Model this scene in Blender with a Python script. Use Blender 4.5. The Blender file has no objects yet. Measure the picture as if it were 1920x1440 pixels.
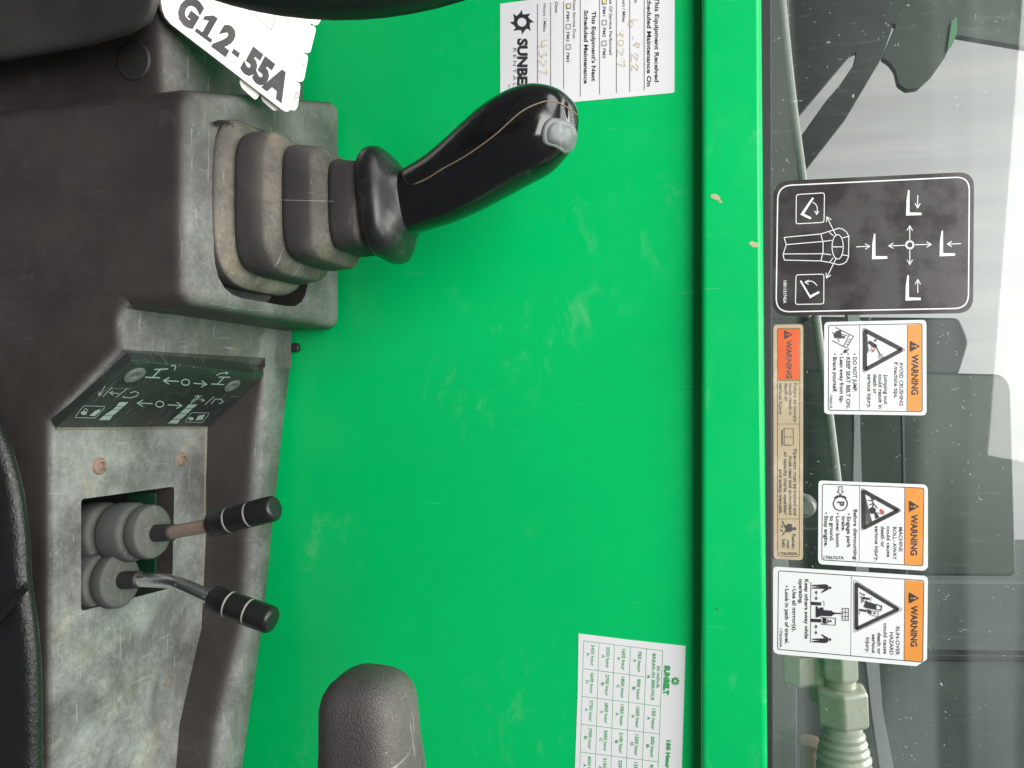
import bpy, bmesh, math, random
from mathutils import Vector, Matrix
from mathutils.bvhtree import BVHTree

random.seed(4)
S = bpy.context.scene
COL = S.collection

# ------------------------------------------------------------------ camera
F_PX = 1442.0                      # focal length in pixels of the 1920 x 1440 photograph
PITCH = math.radians(15.5)         # looking down on the console; the phone was held on its side
EYE = Vector((0.0, 0.0, 1.40))
FW = Vector((0, math.cos(PITCH), -math.sin(PITCH)))
RT = Vector((0, math.sin(PITCH), math.cos(PITCH)))     # picture right = up in the cab
UP = Vector((-1, 0, 0))                                # picture top = front of the machine
cam_d = bpy.data.cameras.new('camera')
cam_d.sensor_width = 36.0
cam_d.lens = 36.0 * F_PX / 1920.0
cam_d.clip_start = 0.01
cam_d.clip_end = 100.0
cam = bpy.data.objects.new('camera', cam_d)
COL.objects.link(cam)
cam.matrix_world = Matrix(((RT.x, UP.x, -FW.x, EYE.x), (RT.y, UP.y, -FW.y, EYE.y), (RT.z, UP.z, -FW.z, EYE.z), (0, 0, 0, 1)))
S.camera = cam

# ------------------------------------------------------------------ world and lamps
W = bpy.data.worlds.new('World')
S.world = W
W.use_nodes = True
W.node_tree.nodes['Background'].inputs[0].default_value = (0.80, 0.90, 1.0, 1)
W.node_tree.nodes['Background'].inputs[1].default_value = 0.13


def lamp(name, loc, target, size, energy, color=(1, 1, 1), size_y=None):
    d = bpy.data.lights.new(name, 'AREA')
    d.energy = energy
    d.color = color
    d.size = size
    if size_y:
        d.shape = 'RECTANGLE'
        d.size_y = size_y
    o = bpy.data.objects.new(name, d)
    COL.objects.link(o)
    o.location = Vector(loc) + EYE
    o.rotation_euler = (Vector(target) - Vector(loc)).to_track_quat('-Z', 'Y').to_euler()
    return o


lamp('door_window_light', (-0.42, -1.10, 1.17), (-0.05, 0.55, -0.15), 1.45, 49.0, (1.0, 0.98, 0.94), 0.95)
lamp('windscreen_light', (-1.05, 0.05, 0.75), (-0.05, 0.48, -0.3), 0.8, 10.0, (1.0, 0.99, 0.98), 0.7)
lamp('roof_window_light', (0.05, 0.05, 1.05), (0.0, 0.5, -0.3), 0.9, 9.0, (1.0, 0.99, 0.98), 0.7)
lamp('outside_light', (-0.6, 2.0, 2.6), (0.0, 2.9, 0.2), 2.5, 250.0, (1.0, 0.985, 0.97))

vs = S.view_settings
vs.view_transform = 'Standard'
vs.look = 'None'
vs.exposure = 0.0
vs.gamma = 1.0
try:
    S.cycles.use_denoising = True
    S.cycles.max_bounces = 8
    S.cycles.transparent_max_bounces = 16
except Exception:
    pass

# ------------------------------------------------------------------ pixels to places


def ray(px, py):
    return FW + RT * ((px - 960.0) / F_PX) + UP * ((720.0 - py) / F_PX)


def onY(px, py, y):
    d = ray(px, py)
    return EYE + d * (y / d.y)


def onZ(px, py, z):
    d = ray(px, py)
    return EYE + d * (z / d.z)


def onP(px, py, p0, n):
    d = ray(px, py)
    return EYE + d * ((p0 - EYE).dot(n) / d.dot(n))


def E(x, y, z):
    return EYE + Vector((x, y, z))


class Plane:
    """a flat surface on which print is laid; each layer a few hundredths of a millimetre above the last"""

    def __init__(self, p0, n, base=0.00012):
        self.p0, self.n = p0, n.normalized()
        if self.n.dot(EYE - p0) < 0:
            self.n = -self.n
        self.e = base

    def lift(self, k=1):
        self.e += 0.000012 * k
        return self.e

    def at(self, px, py, e=0.0):
        return onP(px, py, self.p0, self.n) + self.n * e


# ------------------------------------------------------------------ materials
MATS = {}


def nodes_of(name):
    m = bpy.data.materials.new(name)
    m.use_nodes = True
    nt = m.node_tree
    b = nt.nodes['Principled BSDF']
    return m, nt, b


class NT:
    def __init__(self, nt):
        self.nt = nt
        self.pos = nt.nodes.new('ShaderNodeNewGeometry')

    def n(self, t, **kw):
        o = self.nt.nodes.new(t)
        for k, v in kw.items():
            setattr(o, k, v)
        return o

    def l(self, a, b):
        self.nt.links.new(a, b)

    def noise(self, scale, detail=4, rough=0.55, stretch=None, dist=0.0):
        no = self.n('ShaderNodeTexNoise')
        no.inputs['Scale'].default_value = scale
        no.inputs['Detail'].default_value = detail
        no.inputs['Roughness'].default_value = rough
        no.inputs['Distortion'].default_value = dist
        src = self.pos.outputs['Position']
        if stretch:
            mp = self.n('ShaderNodeMapping')
            mp.inputs['Scale'].default_value = stretch[:3]
            if len(stretch) > 3:
                mp.inputs['Rotation'].default_value = stretch[3]
            self.l(src, mp.inputs['Vector'])
            src = mp.outputs[0]
        self.l(src, no.inputs['Vector'])
        return no.outputs['Fac']

    def ramp(self, fac, a, b, lo=0.0, hi=1.0):
        mr = self.n('ShaderNodeMapRange')
        mr.inputs[1].default_value = a
        mr.inputs[2].default_value = b
        mr.inputs[3].default_value = lo
        mr.inputs[4].default_value = hi
        mr.interpolation_type = 'SMOOTHSTEP'
        self.l(fac, mr.inputs[0])
        return mr.outputs[0]

    def math(self, op, a, b):
        m = self.n('ShaderNodeMath', operation=op)
        for i, v in enumerate((a, b)):
            if isinstance(v, (int, float)):
                m.inputs[i].default_value = v
            else:
                self.l(v, m.inputs[i])
        m.use_clamp = op in ('ADD', 'MULTIPLY')
        return m.outputs[0]

    def mix(self, fac, a, b):
        m = self.n('ShaderNodeMix', data_type='RGBA')
        for sock, v in ((m.inputs[0], fac), (m.inputs[6], a), (m.inputs[7], b)):
            if isinstance(v, (int, float)):
                sock.default_value = v
            elif isinstance(v, tuple):
                sock.default_value = (*v, 1) if len(v) == 3 else v
            else:
                self.l(v, sock)
        return m.outputs[2]

    def bump(self, h, strength, dist, bsdf):
        b = self.n('ShaderNodeBump')
        b.inputs['Strength'].default_value = strength
        b.inputs['Distance'].default_value = dist
        self.l(h, b.inputs['Height'])
        self.l(b.outputs[0], bsdf.inputs['Normal'])

    def upward(self, a, b):
        s = self.n('ShaderNodeSeparateXYZ')
        self.l(self.pos.outputs['Normal'], s.inputs[0])
        return self.ramp(s.outputs[2], a, b)


def plain(name, col, rough=0.5, metal=0.0, spec=0.5, coat=0.0):
    m, nt, b = nodes_of(name)
    k = NT(nt)
    v = k.noise(220, 3)
    c = k.mix(k.ramp(v, 0.3, 0.75), tuple(x * 0.86 for x in col), col)
    k.l(c, b.inputs['Base Color'])
    b.inputs['Roughness'].default_value = rough
    b.inputs['Metallic'].default_value = metal
    b.inputs['Specular IOR Level'].default_value = spec
    b.inputs['Coat Weight'].default_value = coat
    MATS[name] = m
    return m


def console_material(name, base, dust, amount, rough=0.5, grain=0.35, floor_dust=0.05, spec=0.5, up0=0.35, up1=0.95):
    """moulded black plastic with pale dust lying on what faces up, wiped and scratched in places"""
    m, nt, b = nodes_of(name)
    k = NT(nt)
    big = k.ramp(k.noise(22, 6, 0.6), 0.28, 0.72)
    fine = k.ramp(k.noise(260, 10, 0.88), 0.34, 0.68)
    patch = k.ramp(k.noise(80, 10, 0.85, dist=0.3), 0.47, 0.68)
    up = k.upward(up0, up1)
    d = k.math('ADD', k.math('MULTIPLY', big, 0.35), k.math('MULTIPLY', fine, 0.35))
    d = k.math('ADD', d, k.math('MULTIPLY', patch, 0.22))
    wiped = k.ramp(k.noise(11, 4, 0.6, dist=0.8), 0.34, 0.60, 0.45, 1.0)
    d = k.math('MULTIPLY', k.math('ADD', k.math('MULTIPLY', d, amount), amount * 0.14), wiped)
    d = k.math('MULTIPLY', d, k.math('ADD', up, floor_dust))
    px_ = k.n('ShaderNodeSeparateXYZ')
    k.l(k.pos.outputs['Position'], px_.inputs[0])
    d = k.math('MULTIPLY', d, k.ramp(px_.outputs[0], -0.16, 0.22, 0.78, 1.0 if name != 'console_plastic' else 1.35))
    # scratches: thin pale streaks
    s1 = k.ramp(k.noise(30, 3, 0.6, (1.0, 16.0, 1.0, (0.2, 0.3, 0.5))), 0.64, 0.685)
    s2 = k.ramp(k.noise(24, 3, 0.6, (18.0, 1.0, 1.0, (0.0, 0.4, -0.6))), 0.665, 0.70)
    sc = k.math('MULTIPLY', k.math('ADD', s1, s2), k.math('ADD', k.math('MULTIPLY', up, 0.3), 0.03))
    spots = k.ramp(k.noise(520, 3, 0.6), 0.68, 0.76)
    spots = k.math('MULTIPLY', spots, k.math('ADD', k.math('MULTIPLY', up, 0.45), 0.10))
    tone = k.mix(big, base, tuple(x * 1.5 for x in base))
    ydust = (dust[0] * 1.28, dust[1] * 1.20, dust[2] * 0.98)
    c = k.mix(d, tone, k.mix(k.math('MULTIPLY', k.ramp(k.noise(26, 6, 0.7), 0.5, 0.72), 0.75), dust, ydust))
    c = k.mix(k.math('ADD', sc, spots), c, (0.46, 0.47, 0.44))
    k.l(c, b.inputs['Base Color'])
    r = k.math('ADD', k.math('MULTIPLY', d, 0.35), rough)
    k.l(r, b.inputs['Roughness'])
    b.inputs['Specular IOR Level'].default_value = spec
    k.bump(k.math('ADD', k.noise(1500, 2, 0.6), k.math('MULTIPLY', k.noise(120, 5, 0.7), 0.6)), grain, 0.0007, b)
    MATS[name] = m
    return m


console_material('console_plastic', (0.032, 0.0265, 0.0245), (0.32, 0.335, 0.32), 1.0, 0.44, floor_dust=0.045)
console_material('cowl_plastic', (0.032, 0.029, 0.0285), (0.20, 0.21, 0.20), 0.35, 0.55, floor_dust=0.06)
console_material('boot_rubber', (0.036, 0.033, 0.033), (0.36, 0.33, 0.265), 0.95, 0.62, 0.25, 0.03, 0.3, 0.12, 0.75)
console_material('small_boot_rubber', (0.055, 0.057, 0.055), (0.22, 0.22, 0.19), 0.60, 0.65, 0.2, 0.14, 0.3)
console_material('armrest_foam', (0.034, 0.030, 0.029), (0.17, 0.17, 0.13), 0.60, 0.45, 1.0, 0.16, 0.6)
console_material('placard_black', (0.018, 0.024, 0.021), (0.12, 0.14, 0.125), 0.26, 0.24, 0.05, 0.5)


def green_paint(name, col):
    m, nt, b = nodes_of(name)
    k = NT(nt)
    big = k.ramp(k.noise(5, 3), 0.3, 0.7)
    c = k.mix(big, tuple(x * 0.93 for x in col), col)
    where = k.ramp(k.noise(7, 3, 0.6), 0.48, 0.66)
    smear = k.math('MULTIPLY', k.ramp(k.noise(26, 7, 0.75, (1.0, 1.0, 1.6, (0, 0.5, 0)), 0.8), 0.52, 0.80, 0, 0.26), where)
    scuff = k.math('MULTIPLY', k.ramp(k.noise(80, 6, 0.75, (1.0, 1.0, 0.5, (0, 0.25, 0)), 1.0), 0.66, 0.76, 0, 0.30), where)
    scr = k.ramp(k.noise(14, 2, 0.5, (26.0, 1.0, 1.0, (0, 0.04, 0))), 0.765, 0.78, 0, 0.10)
    specks = k.ramp(k.noise(420, 1, 0.5), 0.80, 0.83, 0, 0.4)
    f = k.math('ADD', k.math('ADD', smear, scuff), k.math('ADD', specks, scr))
    c = k.mix(f, c, (0.38, 0.56, 0.42))
    dark = k.ramp(k.noise(260, 1, 0.5, (1.0, 1.0, 0.6)), 0.81, 0.83, 0, 0.7)
    c = k.mix(dark, c, (0.02, 0.06, 0.03))
    k.l(c, b.inputs['Base Color'])
    k.l(k.math('ADD', k.ramp(k.noise(40, 5), 0.3, 0.8, 0.0, 0.12), k.math('ADD', 0.22, f)), b.inputs['Roughness'])
    b.inputs['Specular IOR Level'].default_value = 0.30
    k.bump(k.noise(420, 2, 0.5), 0.06, 0.0006, b)
    MATS[name] = m


green_paint('green_paint', (0.0004, 0.475, 0.120))


def grip_material():
    m, nt, b = nodes_of('gloss_black')
    k = NT(nt)
    k.l(k.mix(k.ramp(k.noise(90, 5, 0.7), 0.62, 0.8), (0.0075, 0.0070, 0.0075), (0.03, 0.03, 0.03)), b.inputs['Base Color'])
    k.l(k.ramp(k.noise(60, 6, 0.7), 0.3, 0.75, 0.10, 0.24), b.inputs['Roughness'])
    b.inputs['Specular IOR Level'].default_value = 0.55
    k.bump(k.noise(160, 2, 0.5), 0.05, 0.0008, b)
    MATS['gloss_black'] = m
    m, nt, b = nodes_of('collar_black')
    k = NT(nt)
    k.l(k.mix(k.ramp(k.noise(70, 6, 0.7), 0.5, 0.8), (0.012, 0.012, 0.013), (0.06, 0.06, 0.062)), b.inputs['Base Color'])
    k.l(k.ramp(k.noise(60, 6, 0.7), 0.3, 0.75, 0.26, 0.42), b.inputs['Roughness'])
    k.bump(k.noise(900, 2, 0.5), 0.1, 0.0004, b)
    MATS['collar_black'] = m


grip_material()


def steel_material(name, col, rust, amount):
    m, nt, b = nodes_of(name)
    k = NT(nt)
    f = k.ramp(k.noise(130, 6, 0.7), 0.62 - amount, 0.74 - amount * 0.5)
    k.l(k.mix(f, col, rust), b.inputs['Base Color'])
    k.l(k.math('SUBTRACT', 1.0, f), b.inputs['Metallic'])
    k.l(k.math('ADD', 0.26, k.math('MULTIPLY', f, 0.5)), b.inputs['Roughness'])
    k.bump(k.noise(500, 4, 0.7), 0.25, 0.0004, b)
    MATS[name] = m


steel_material('bright_steel', (0.85, 0.86, 0.88), (0.62, 0.60, 0.56), 0.0)
plain('rusty_steel', (0.26, 0.20, 0.165), 0.42, 0.25)
steel_material('rusty_bolt', (0.30, 0.25, 0.21), (0.25, 0.175, 0.125), 0.34)


def leather():
    m, nt, b = nodes_of('black_vinyl')
    k = NT(nt)
    b.inputs['Base Color'].default_value = (0.010, 0.010, 0.010, 1)
    k.l(k.ramp(k.noise(90, 4), 0.3, 0.7, 0.24, 0.42), b.inputs['Roughness'])
    h = k.math('ADD', k.noise(420, 4, 0.6, (1.0, 1.0, 2.2)), k.math('MULTIPLY', k.noise(90, 4, 0.6, (1.0, 1.0, 3.0)), 0.8))
    k.bump(h, 0.35, 0.0022, b)
    MATS['black_vinyl'] = m


leather()


def glass():
    m, nt, b = nodes_of('window_glass')
    k = NT(nt)
    nt.nodes.remove(b)
    out = [n for n in nt.nodes if n.type == 'OUTPUT_MATERIAL'][0]
    tr = k.n('ShaderNodeBsdfTransparent')
    tr.inputs[0].default_value = (0.81, 0.84, 0.82, 1)
    gl = k.n('ShaderNodeBsdfGlossy')
    gl.inputs['Roughness'].default_value = 0.02
    fr = k.n('ShaderNodeFresnel')
    fr.inputs[0].default_value = 1.5
    mx = k.n('ShaderNodeMixShader')
    k.l(k.math('MULTIPLY', fr.outputs[0], 0.62), mx.inputs[0])
    k.l(tr.outputs[0], mx.inputs[1])
    k.l(gl.outputs[0], mx.inputs[2])
    # dust film, specks, little scratches and painted-in hazy reflections on the pane
    df = k.n('ShaderNodeBsdfDiffuse')
    df.inputs[0].default_value = (0.62, 0.68, 0.64, 1)
    film = k.ramp(k.noise(16, 5, 0.6), 0.3, 0.8, 0.0, 0.022)
    streak = k.ramp(k.noise(30, 3, 0.6, (9.0, 1.0, 1.0, (0, 0.35, 0))), 0.55, 0.8, 0, 0.03)
    reflection_bands = k.ramp(k.noise(9, 2, 0.4, (0.16, 1.0, 3.2, (0, 0.05, 0))), 0.44, 0.60, 0, 0.07)  # soft pale stripes painted in place of reflections
    film = k.math('ADD', film, reflection_bands)
    specks = k.ramp(k.noise(230, 2, 0.6, (1.0, 1.0, 1.0), 1.5), 0.70, 0.745, 0, 0.45)
    marks = k.ramp(k.noise(95, 3, 0.65, (2.6, 1.0, 1.0, (0, 0.9, 0)), 1.0), 0.725, 0.755, 0, 0.4)
    f = k.math('ADD', k.math('ADD', film, streak), k.math('ADD', specks, marks))
    m2 = k.n('ShaderNodeMixShader')
    k.l(f, m2.inputs[0])
    k.l(mx.outputs[0], m2.inputs[1])
    k.l(df.outputs[0], m2.inputs[2])
    k.l(m2.outputs[0], out.inputs['Surface'])
    MATS['window_glass'] = m


glass()


def decal_material(name, col, dirt=(0.5, 0.45, 0.36), amount=0.1, rough=0.35):
    m, nt, b = nodes_of(name)
    k = NT(nt)
    f = k.ramp(k.noise(60, 6, 0.7), 0.45, 0.75, 0, amount)
    f2 = k.ramp(k.noise(260, 4, 0.7), 0.68, 0.76, 0, amount * 2)
    k.l(k.mix(k.math('ADD', f, f2), col, dirt), b.inputs['Base Color'])
    k.l(k.ramp(k.noise(40, 4), 0.3, 0.7, rough - 0.12, rough + 0.12), b.inputs['Roughness'])
    k.bump(k.noise(45, 3, 0.5), 0.07, 0.002, b)
    MATS[name] = m


decal_material('vinyl_white', (0.70, 0.735, 0.735), amount=0.05)
decal_material('paper_white', (0.72, 0.72, 0.745), amount=0.06, rough=0.5)
decal_material('card_white', (0.88, 0.87, 0.82), (0.62, 0.52, 0.36), 0.22, 0.4)
decal_material('card_edge', (0.62, 0.42, 0.30), amount=0.2)
decal_material('vinyl_orange', (0.68, 0.265, 0.05), (0.6, 0.35, 0.15), 0.15)
decal_material('vinyl_red_orange', (0.68, 0.125, 0.04), (0.45, 0.16, 0.08), 0.35)
decal_material('vinyl_tan', (0.46, 0.375, 0.25), (0.72, 0.66, 0.54), 0.5)
decal_material('vinyl_black', (0.036, 0.031, 0.034), (0.12, 0.12, 0.12), 0.05, 0.3)
decal_material('ink_black', (0.025, 0.023, 0.026), (0.10, 0.10, 0.10), 0.3, 0.45)
decal_material('ink_grey', (0.10, 0.10, 0.105), (0.2, 0.2, 0.2), 0.3, 0.45)
decal_material('ink_worn', (0.055, 0.053, 0.055), (0.42, 0.38, 0.30), 0.5, 0.45)
decal_material('ink_white', (0.78, 0.80, 0.80), amount=0.08)
decal_material('ink_pale', (0.40, 0.50, 0.45), (0.2, 0.24, 0.22), 0.5)
decal_material('ink_green', (0.03, 0.36, 0.10), (0.3, 0.5, 0.3), 0.2)
decal_material('ink_red', (0.75, 0.06, 0.05), amount=0.1)
decal_material('ink_pencil', (0.62, 0.50, 0.26), amount=0.2)
decal_material('check_yellow', (0.80, 0.66, 0.32), amount=0.2)
decal_material('ink_slope', (0.085, 0.085, 0.09), amount=0.3)
plain('zinc_fitting', (0.56, 0.56, 0.47), 0.34, 0.10)
plain('grey_rod', (0.30, 0.29, 0.28), 0.45, 0.2)
plain('seal_black', (0.022, 0.020, 0.023), 0.55)
plain('dark_void', (0.012, 0.012, 0.012), 0.8)
plain('knob_black', (0.013, 0.013, 0.013), 0.33)
plain('ring_pale', (0.42, 0.40, 0.36), 0.6)
plain('button_grey', (0.15, 0.168, 0.16), 0.42)
plain('seam_tan', (0.22, 0.17, 0.11), 0.6)
plain('fibre_black', (0.02, 0.019, 0.018), 0.7)
plain('wheel_rim', (0.006, 0.014, 0.009), 0.35)
plain('chip_tan', (0.52, 0.44, 0.27), 0.7)
plain('machine_green', (0.004, 0.024, 0.012), 0.40)
plain('machine_dark', (0.014, 0.018, 0.016), 0.5)
plain('machine_grey', (0.085, 0.105, 0.10), 0.5)
plain('plate_grey', (0.34, 0.34, 0.37), 0.5)
plain('arm_dark', (0.014, 0.020, 0.017), 0.45)
plain('inner_green_shaded', (0.002, 0.045, 0.018), 0.6)  # plate down in the lever slot, its shade mixed into the green
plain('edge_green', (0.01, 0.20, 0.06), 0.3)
plain('copper', (0.42, 0.33, 0.24), 0.4, 0.4)


def wall_material():
    m, nt, b = nodes_of('pale_sheet')
    k = NT(nt)
    v = k.ramp(k.noise(2.2, 4, 0.6, (4.0, 1.0, 0.25)), 0.3, 0.7)
    k.l(k.mix(v, (0.38, 0.37, 0.39), (0.47, 0.455, 0.445)), b.inputs['Base Color'])
    b.inputs['Roughness'].default_value = 0.7
    MATS['pale_sheet'] = m
    m, nt, b = nodes_of('beige_sheet')
    k = NT(nt)
    v = k.ramp(k.noise(3.0, 5, 0.6, (1.0, 1.0, 9.0)), 0.3, 0.7)
    k.l(k.mix(v, (0.46, 0.44, 0.35), (0.56, 0.54, 0.46)), b.inputs['Base Color'])
    b.inputs['Roughness'].default_value = 0.7
    MATS['beige_sheet'] = m


wall_material()

# ------------------------------------------------------------------ mesh helpers


def tag(o, label=None, cat=None, group=None, kind=None):
    if label:
        o['label'] = label
    if cat:
        o['category'] = cat
    if group:
        o['group'] = group
    if kind:
        o['kind'] = kind
    return o


def smooth(me, ang=40):
    for p in me.polygons:
        p.use_smooth = True
    try:
        me.set_sharp_from_angle(angle=math.radians(ang))
    except Exception:
        pass


def obj(name, bm, mat, parent=None, ang=40, bevel=0.0, seg=3, fix=True):
    if fix:
        bmesh.ops.recalc_face_normals(bm, faces=bm.faces)
    me = bpy.data.meshes.new(name)
    bm.to_mesh(me)
    bm.free()
    return link(name, me, mat, parent, ang, bevel, seg)


def link(name, me, mat, parent=None, ang=40, bevel=0.0, seg=3):
    me.materials.clear()
    me.materials.append(MATS[mat] if isinstance(mat, str) else mat)
    c = Vector((0, 0, 0))
    if me.vertices:
        lo = Vector([min(v.co[i] for v in me.vertices) for i in range(3)])
        hi = Vector([max(v.co[i] for v in me.vertices) for i in range(3)])
        c = (lo + hi) / 2
        me.transform(Matrix.Translation(-c))
    o = bpy.data.objects.new(name, me)
    COL.objects.link(o)
    o.location = c
    if parent is not None:
        o.parent = parent
        p = parent
        off = Vector((0, 0, 0))
        while p is not None:
            off += Vector(p.location)
            p = p.parent
        o.location = c - off
    smooth(me, ang)
    if bevel:
        m = o.modifiers.new('bevel', 'BEVEL')
        m.width = bevel
        m.segments = seg
        m.limit_method = 'ANGLE'
        m.angle_limit = math.radians(35)
    return o


def empty(name, loc):
    o = bpy.data.objects.new(name, None)
    o.empty_display_size = 0.02
    COL.objects.link(o)
    o.location = loc
    return o


def prism_bm(pts, ext, bm=None):
    """closed outline (list of points) pushed along the vector ext"""
    bm = bm or bmesh.new()
    a = [bm.verts.new(p) for p in pts]
    b = [bm.verts.new(Vector(p) + ext) for p in pts]
    n = len(pts)
    bm.faces.new(a)
    bm.faces.new(list(reversed(b)))
    for i in range(n):
        j = (i + 1) % n
        bm.faces.new((a[i], b[i], b[j], a[j]))
    return bm


def loft_bm(rings, bm=None, caps=True):
    bm = bm or bmesh.new()
    vr = [[bm.verts.new(p) for p in r] for r in rings]
    n = len(rings[0])
    for a, b in zip(vr, vr[1:]):
        for i in range(n):
            j = (i + 1) % n
            bm.faces.new((a[i], a[j], b[j], b[i]))
    if caps:
        bm.faces.new(list(reversed(vr[0])))
        bm.faces.new(vr[-1])
    return bm


def superring(c, ax, ay, hx, hy, n=4.0, seg=40):
    r = []
    for i in range(seg):
        t = 2 * math.pi * i / seg
        ct, st = math.cos(t), math.sin(t)
        u = math.copysign(abs(ct) ** (2 / n), ct)
        v = math.copysign(abs(st) ** (2 / n), st)
        r.append(c + ax * (hx * u) + ay * (hy * v))
    return r


def frame_of(d):
    d = d.normalized()
    a = Vector((0, 0, 1)) if abs(d.z) < 0.9 else Vector((0, 1, 0))
    u = d.cross(a).normalized()
    return u, d.cross(u).normalized()


def tube_bm(path, rad, seg=12, bm=None, caps=True):
    path = [Vector(p) for p in path]
    if isinstance(rad, (int, float)):
        rad = [rad] * len(path)
    u = None
    rings = []
    for i, p in enumerate(path):
        d = (path[min(i + 1, len(path) - 1)] - path[max(i - 1, 0)])
        if d.length < 1e-9:
            d = path[-1] - path[0]
        d.normalize()
        if u is None:
            u, v = frame_of(d)
        else:
            u = (u - d * u.dot(d)).normalized()
            v = d.cross(u)
        rings.append([p + (u * math.cos(2 * math.pi * k / seg) + v * math.sin(2 * math.pi * k / seg)) * rad[i] for k in range(seg)])
    return loft_bm(rings, bm, caps)


def catmull(pts, k=6):
    pts = [Vector(p) for p in pts]
    out = []
    P = [pts[0] * 2 - pts[1]] + pts + [pts[-1] * 2 - pts[-2]]
    for i in range(1, len(P) - 2):
        for s in range(k):
            t = s / k
            a, b, c, d = P[i - 1], P[i], P[i + 1], P[i + 2]
            out.append(0.5 * ((2 * b) + (c - a) * t + (2 * a - 5 * b + 4 * c - d) * t * t + (3 * b - a - 3 * c + d) * t ** 3))
    out.append(pts[-1])
    return out


def lathe_bm(base, axis, prof, seg=32, bm=None, hexa=False):
    """prof: list of (height, radius) along axis"""
    axis = axis.normalized()
    u, v = frame_of(axis)
    n = 6 if hexa else seg
    rings = [[base + axis * h + (u * math.cos(2 * math.pi * k / n) + v * math.sin(2 * math.pi * k / n)) * max(r, 1e-5) for k in range(n)] for h, r in prof]
    return loft_bm(rings, bm)


def boolean(bm, cutters):
    me = bpy.data.meshes.new('tmp')
    bmesh.ops.recalc_face_normals(bm, faces=bm.faces)
    bm.to_mesh(me)
    bm.free()
    o = bpy.data.objects.new('tmp', me)
    COL.objects.link(o)
    extra = []
    for c in cutters:
        bmesh.ops.recalc_face_normals(c, faces=c.faces)
        cm = bpy.data.meshes.new('cut')
        c.to_mesh(cm)
        c.free()
        co = bpy.data.objects.new('cut', cm)
        COL.objects.link(co)
        m = o.modifiers.new('b', 'BOOLEAN')
        m.operation = 'DIFFERENCE'
        m.solver = 'EXACT'
        m.object = co
        extra.append(co)
    bpy.context.view_layer.update()
    dg = bpy.context.evaluated_depsgraph_get()
    res = bpy.data.meshes.new_from_object(o.evaluated_get(dg))
    for x in extra + [o]:
        d = x.data
        bpy.data.objects.remove(x)
        bpy.data.meshes.remove(d)
    return res


# ------------------------------------------------------------------ print: lettering and line work on a plane
FONT = {}


def glyphs(txt, bold):
    key = (txt, bold)
    if key not in FONT:
        cu = bpy.data.curves.new('t', 'FONT')
        cu.body = txt
        cu.resolution_u = 3
        cu.offset = bold + 0.010
        o = bpy.data.objects.new('t', cu)
        COL.objects.link(o)
        bpy.context.view_layer.update()
        dg = bpy.context.evaluated_depsgraph_get()
        me = bpy.data.meshes.new_from_object(o.evaluated_get(dg))
        vs_ = [(v.co.x, v.co.y) for v in me.vertices]
        fs = [tuple(p.vertices) for p in me.polygons]
        bpy.data.objects.remove(o)
        bpy.data.curves.remove(cu)
        bpy.data.meshes.remove(me)
        x0 = min(v[0] for v in vs_)
        x1 = max(v[0] for v in vs_)
        FONT[key] = ([((x - x0) / (x1 - x0), y / 0.70) for x, y in vs_], fs)
    return FONT[key]


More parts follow.
